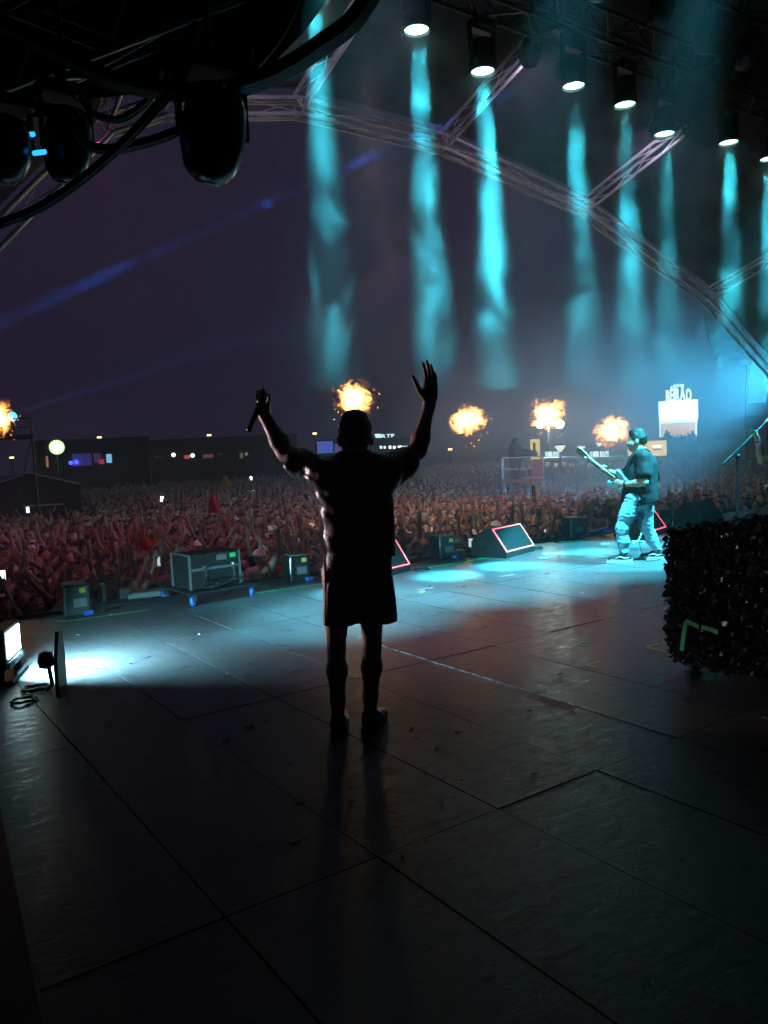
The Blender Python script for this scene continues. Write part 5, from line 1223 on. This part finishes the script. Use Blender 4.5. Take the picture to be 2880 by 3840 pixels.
# scaffold tower with a blue lamp
s=Site('scaffold_tower','scaffold tower with platform and blue lamp beside a fireball','tower',60,1640,27)
a=s.L(-40,1640); b=s.L(122,1640)
for x in (a.x,b.x):
    for y in (0,1.4): MB().tube([(x,y,0),(x,y,s.L(0,1572).z)],.03,6).build('upright',M_darkst,s.t)
MB().box(((a.x+b.x)/2,.7,a.z),(b.x-a.x+.1,1.5,.12)).build('platform',M_dark,s.t)
for py in (1572,1605): z=s.L(0,py).z; MB().tube([(a.x,0,z),(b.x,0,z)],.025,6).build('rail',M_darkst,s.t)
MB().tube([(a.x,0,0),(b.x,0,a.z)],.025,6).build('brace',M_darkst,s.t)
q=s.L(48,1560); MB().box((q.x,.3,(q.z+a.z)/2),(.10,.10,q.z-a.z)).build('lamp_post',M_darkst,s.t); MB().lathe([(0,-.14),(.13,-.1),(.16,.0),(.12,.1),(0,.14)],12,(q.x,.2,q.z),(1,-.2,.45)).build('lamp_head',glow('blue_lamp',(.04,.28,1.0),4.0),s.t)
w=proj_at(s,60,1553,-.35); add_light('SPOT','blue_beam',w,(.04,.22,1.0),120000,at_depth(520,1405,30),4.0,.6,.1,parent=s.t)
add_light('SPOT','blue_beam',w,(.04,.22,1.0),60000,at_depth(400,1420,30),3.0,.6,.1,parent=s.t)
# dark tent in the field
s=Site('field_tent','dark gabled tent with pale roof edges standing in the crowd','tent',105,1800,30)
ap=s.L(105,1773); le=s.L(-90,1838); re=s.L(300,1815); M_tent=mat('black_tent',(.012,.012,.014),.85); M_tedge=mat('tent_edge',(.35,.30,.32),.6)
ev=(le.z+re.z)/2
for y in (0,): pass
MB().add([(le.x,0,0),(re.x,0,0),(re.x,0,ev),(ap.x,0,ap.z),(le.x,0,ev),(le.x,3,0),(re.x,3,0),(re.x,3,ev),(ap.x,3,ap.z),(le.x,3,ev)],[(0,1,2,3,4),(9,8,7,6,5),(1,6,7,2),(0,4,9,5)]).build('tent_wall',M_tent,s.t)
for (u,v) in ((le,ap),(ap,re)):
    MB().add([(u.x,-.05,(ev if u is le else ap.z)+.03),(v.x,-.05,(ev if v is re else ap.z)+.03),(v.x,3.05,(ev if v is re else ap.z)+.03),(u.x,3.05,(ev if u is le else ap.z)+.03)],[(0,1,2,3)]).build('roof_sheet',M_tent,s.t)
    MB().tube([(u.x,-.08,ev if u is le else ap.z),(v.x,-.08,ev if v is re else ap.z)],.035,6).build('roof_edge',M_tedge,s.t)
q=s.L(130,1895); MB().box((q.x+.3,-.3,q.z),(1.4,.05,.05)).build('shelf_edge',M_tedge,s.t)
# hanging loudspeakers and scaffold at the wing
s=Site('line_array','curved hanging loudspeaker array dark against the blue haze','loudspeaker',2735,1270,24)
for k in range(7):
    u=k/6; px=2705+40*u*u+12*u; py=1190+150*u; q=s.L(px,py); MB().box((q.x,.1*k*u,q.z),(.95,.6,.26),bev=.02,rot=Matrix.Rotation(rad(-14*u),3,'X')).build('speaker_cabinet',M_cab,s.t)
q=s.L(2705,1180); MB().box((q.x,0,q.z+.18),(.9,.5,.08)).build('fly_frame',M_darkst,s.t); MB().tube([(q.x,0,q.z+.2),(q.x,0,q.z+3)],.02,6).build('chain',M_darkst,s.t)
s=Site('wing_scaffold','dark scaffold tower veiled in blue haze at the wing','scaffold',2840,1700,27)
for px in (2800,2880,2960):
    for y in (0,1.6): MB().tube([(s.L(px,1700).x,y,0),(s.L(px,1700).x,y,s.L(2840,1270).z)],.04,6).build('upright',M_darkst,s.t)
for py in (1290,1420,1560,1700,1830): z=s.L(0,py).z+.2; MB().tube([(s.L(2800,1700).x,0,z),(s.L(2960,1700).x,0,z)],.035,6).build('ledger',M_darkst,s.t)
for (x0,y0,x1,y1) in ((2812,1310,2960,1400),(2790,1560,2850,1610)): s.board('cloth_panel',x0,y0,x1,y1,M_dark,.05,.3)
# ------------------------------------------------------------------ rigging hanging over the wing, close to us
def moving_head(px,py,d,w,h,label,blue=None):
    p=at_depth(px,py,d); t=thing('moving_head_light',label,'stage light',p,facing(p)+rad(20)); k=d/F_PX; W=w*k/2; Hh=h*k/2
    MB().lathe([(0,-Hh),(W*.45,-Hh*.96),(W*.78,-Hh*.72),(W*.98,-Hh*.25),(W,.1*Hh),(W*.92,Hh*.55),(W*.66,Hh*.9),(0,Hh)],20,(0,0,0),(.12,-.2,1)).build('lamp_head',mat('gloss_black',(.010,.010,.011),.25),t)
    MB().lathe([(0,-Hh*1.005),(W*.36,-Hh*.985),(W*.36,-Hh*.95),(0,-Hh*.95)],16,(0,0,0),(.12,-.2,1)).build('lens',mat('dark_lens',(.03,.03,.035),.08,coat=1),t)
    for sx in (-1,1): MB().box((sx*W*1.04,0,Hh*.55),(W*.10,W*.5,Hh*1.3),bev=.008).build('yoke_arm',M_black,t)
    if blue:
        for (bx,by,bw) in blue: q=at_depth(bx,by,d)-p; rz=t.rotation_euler.z; MB().box(Matrix.Rotation(-rz,3,'Z')@q,(bw,.03,.022),bev=.006,rot=Matrix.Rotation(rad(-18),3,'Y')).build('blue_indicator',glow('blue_indicator',(.02,.30,1.0),2.2),t)
    MB().box((0,0,Hh*1.35),(W*2.3,W*1.4,Hh*.35),bev=.02).build('base',M_black,t); MB().tube([(0,0,Hh*1.4),(0,0,Hh*1.4+.6)],.02).build('clamp',M_darkst,t)
moving_head(800,505,4.3,245,360,'unlit black moving head hanging beside the bright roof truss')
moving_head(255,545,4.6,175,280,'unlit black moving head hanging between its two neighbours')
moving_head(20,560,4.2,190,250,'unlit black moving head with blue glints at the wing edge',((148,572,.07),(112,505,.05)))
def hang_cable(pts,d,r,label,n=1):
    for q in range(n):
        P_=[at_depth(x*.868+q*6,y*.868+q*9,d+q*.05) for x,y in pts]
        tag(MB().tube([tuple(p) for p in spline(P_,8)],r,8).build('hanging_cable',M_rubber),label,'cable',group='cables drooping from the rig')
hang_cable([(1640,-120),(1575,-10),(1500,90),(1380,180),(1250,265),(1100,335),(950,375),(800,385),(600,360),(400,300),(150,160),(-50,60)],4.2,.036,'thick black cable of the drooping bundle above the moving heads',4)
hang_cable([(-120,1010),(0,960),(120,915),(230,855),(350,770),(480,660),(600,540),(680,450),(740,390),(800,280),(850,100)],3.9,.019,'thin black cable sweeping down past the moving heads to the wing',2)
hang_cable([(300,500),(340,590),(400,632),(500,638),(620,612),(740,572),(880,500),(990,425),(1040,350),(1080,200)],4.25,.022,'black cable looping between two moving heads',2)
hang_cable([(340,380),(380,470),(480,512),(560,490),(640,420),(690,300)],4.5,.016,'small black cable loop above the middle moving head',2)
hang_cable([(1300,-60),(1260,60),(1200,170),(1120,270),(1060,340)],4.4,.020,'short black cable dropping into the thick bundle')
hang_cable([(60,100),(160,200),(250,320),(330,420)],4.4,.018,'black cable running down the dark drape')
tr=thing('wing_truss','dark box truss above the cable bundle at the wing','truss',at_depth(600,100,5.0))
mb=MB(); A_=at_depth(-350,330,4.4)-tr.location; B_=at_depth(1350,-260,6.4)-tr.location; truss(mb,A_,B_,w=.42,r=.025); mb.build('truss_section',mat('dark_truss',(.10,.09,.09),.4,.7),tr)
mb=MB(); A_=at_depth(-250,80,5.6)-tr.location; B_=at_depth(1150,-60,6.6)-tr.location; truss(mb,A_,B_,w=.42,r=.025); mb.build('truss_section',MATS['dark_truss'],tr)
dp=thing('black_drape','black drape hanging over the wing behind the cables','drape',at_depth(200,200,5.2))
M_drape=mat('drape_cloth',(.008,.008,.009),.9); V=[];F=[]; nx,nz=40,10
edge=[(-250,430),(0,440),(180,440),(330,370),(450,360),(560,345),(700,350),(860,335),(1000,260),(1130,130),(1260,-40),(1330,-160)]
for i in range(nx+1):
    u=i/nx; px=-250+u*1580; py1=np.interp(px,[e[0] for e in edge],[e[1] for e in edge]); 
    for j in range(nz+1):
        v=j/nz; p=at_depth(px,-420+(py1+420)*v,5.4+.05*math.sin(px*.05+v)+.5*u)-dp.location; V.append(tuple(p))
for i in range(nx):
    for j in range(nz): a=i*(nz+1)+j; F.append((a,a+1,a+nz+2,a+nz+1))
MB().add(V,F,0,True).build('cloth',M_drape,dp); MB().tube([V[0],V[(nz+1)*nx//2],V[(nz+1)*nx]],.03).build('pipe',M_darkst,dp)
# unlit heads and a second truss above the lamps
t2=thing('rear_truss','black box truss behind the spotlight truss','truss',(9,6.4,7.6))
for k in range(5): mb=MB(); truss(mb,(-5+3*k-.0,0,0),(-2+3*k,0,0),w=.4,r=.026); mb.build('truss_section',M_darkst,t2)
for k,(x,z) in enumerate(((7.4,7.1),(8.0,7.1),(9.2,7.1),(10.2,7.0),(11.2,7.0),(12.6,7.0))):
    t=thing('unlit_head',('unlit black lamp head hanging above the glowing spotlights'),'stage light',(x,6.6,z),0,'unlit heads on the rear truss')
    MB().lathe([(0,-.3),(.13,-.28),(.16,-.1),(.15,.1),(.08,.24),(0,.26)],14,(0,0,0),(.1,-.25,1)).build('lamp_head',M_black,t); MB().tube([(0,0,.1),(0,0,.5)],.03).build('clamp',M_darkst,t)
# blue beam crossing above the crowd, from a lamp on the rig beyond the frame
bl=wash_light('beam_light','blue beam light on the spotlight truss',at_y(2110,270,7.3),at_y(17,1200,7.7),(.0,.16,1.0),80000,.9,.6,radius=.05,lens=.01)
# ------------------------------------------------------------------ air: haze and stage smoke
def vol_mat(name, color, density, aniso=0.3, noise=None, rate=1.0, fade=False, base=0.04, detail=3.0, distort=.6):
    m=bpy.data.materials.new(name); m.use_nodes=True; nt=m.node_tree; nt.nodes.clear(); N=nt.nodes.new; L=nt.links.new
    out=N('ShaderNodeOutputMaterial'); pv=N('ShaderNodeVolumePrincipled'); L(pv.outputs[0],out.inputs['Volume'])
    pv.inputs['Color'].default_value=(*color,1); pv.inputs['Density'].default_value=density; pv.inputs['Anisotropy'].default_value=aniso
    if noise:
        sc,lo,hi,zlo,zhi,stretch=noise
        geo=N('ShaderNodeTexCoord'); mp=N('ShaderNodeMapping'); mp.inputs['Scale'].default_value=stretch; L(geo.outputs['Object'],mp.inputs[0])
        n=N('ShaderNodeTexNoise'); n.inputs['Scale'].default_value=sc; n.inputs['Detail'].default_value=detail; n.inputs['Roughness'].default_value=.6; n.inputs['Distortion'].default_value=distort
        L(mp.outputs[0],n.inputs['Vector'])
        a=N('ShaderNodeMapRange'); a.interpolation_type='SMOOTHSTEP'; a.inputs[1].default_value=lo; a.inputs[2].default_value=hi; a.inputs[3].default_value=base; a.inputs[4].default_value=1; L(n.outputs['Fac'],a.inputs[0])
        sx=N('ShaderNodeSeparateXYZ'); L(geo.outputs['Object'],sx.inputs[0])
        z=N('ShaderNodeMapRange'); z.interpolation_type='SMOOTHSTEP'; z.inputs[1].default_value=zlo; z.inputs[2].default_value=zhi; z.inputs[3].default_value=0; z.inputs[4].default_value=1; L(sx.outputs['Z'],z.inputs[0])
        k=N('ShaderNodeMath'); k.operation='MULTIPLY'; L(a.outputs[0],k.inputs[0]); L(z.outputs[0],k.inputs[1])
        k2=N('ShaderNodeMath'); k2.operation='MULTIPLY'; L(k.outputs[0],k2.inputs[0]); k2.inputs[1].default_value=density
        dens=k2.outputs[0]
        if fade:      # the bank thins out evenly towards its rim
            gm=N('ShaderNodeMapping'); gm.inputs['Location'].default_value=(-1,-1,-1); gm.inputs['Scale'].default_value=(2,2,2); L(geo.outputs['Generated'],gm.inputs[0])
            ln=N('ShaderNodeVectorMath'); ln.operation='LENGTH'; L(gm.outputs[0],ln.inputs[0])
            fr=N('ShaderNodeMapRange'); fr.interpolation_type='SMOOTHSTEP'; fr.inputs[1].default_value=.15; fr.inputs[2].default_value=1.0; fr.inputs[3].default_value=1; fr.inputs[4].default_value=0; L(ln.outputs['Value'],fr.inputs[0])
            k3=N('ShaderNodeMath'); k3.operation='MULTIPLY'; L(dens,k3.inputs[0]); L(fr.outputs[0],k3.inputs[1]); dens=k3.outputs[0]
        L(dens,pv.inputs['Density'])
        m.cycles.volume_step_rate=rate
    return m
HAZE_ON=True
if HAZE_ON:
    hz=MB().box((60,90,12.5),(330,330,33)).build('haze', vol_mat('haze_air',(0.86,0.86,0.9),0.0028,0.25)); tag(hz,'thin pale haze hanging over stage and crowd','haze',kind='stuff')
    sm=MB().box((9.0,7.55,4.5),(17.0,1.5,4.5)).build('smoke', vol_mat('stage_smoke',(0.9,0.92,0.95),0.20,0.1,(1.05,.42,.66,1.8,3.2,(1,1,.8)),0.24,base=.05,detail=3.4,distort=1.4)); tag(sm,'drifting stage smoke lit by the cyan spotlights','smoke',kind='stuff')
    s2=MB().box((19.5,15.8,1.6),(17.0,14.0,10.0)).build('smoke', vol_mat('wing_smoke',(0.85,0.92,0.95),0.13,0.1,(0.16,.25,.70,-6,-5,(1,1,1)),0.8,fade=True,base=.3,detail=1.5)); tag(s2,'bank of blue smoke rolling out from the wing','smoke',kind='stuff')
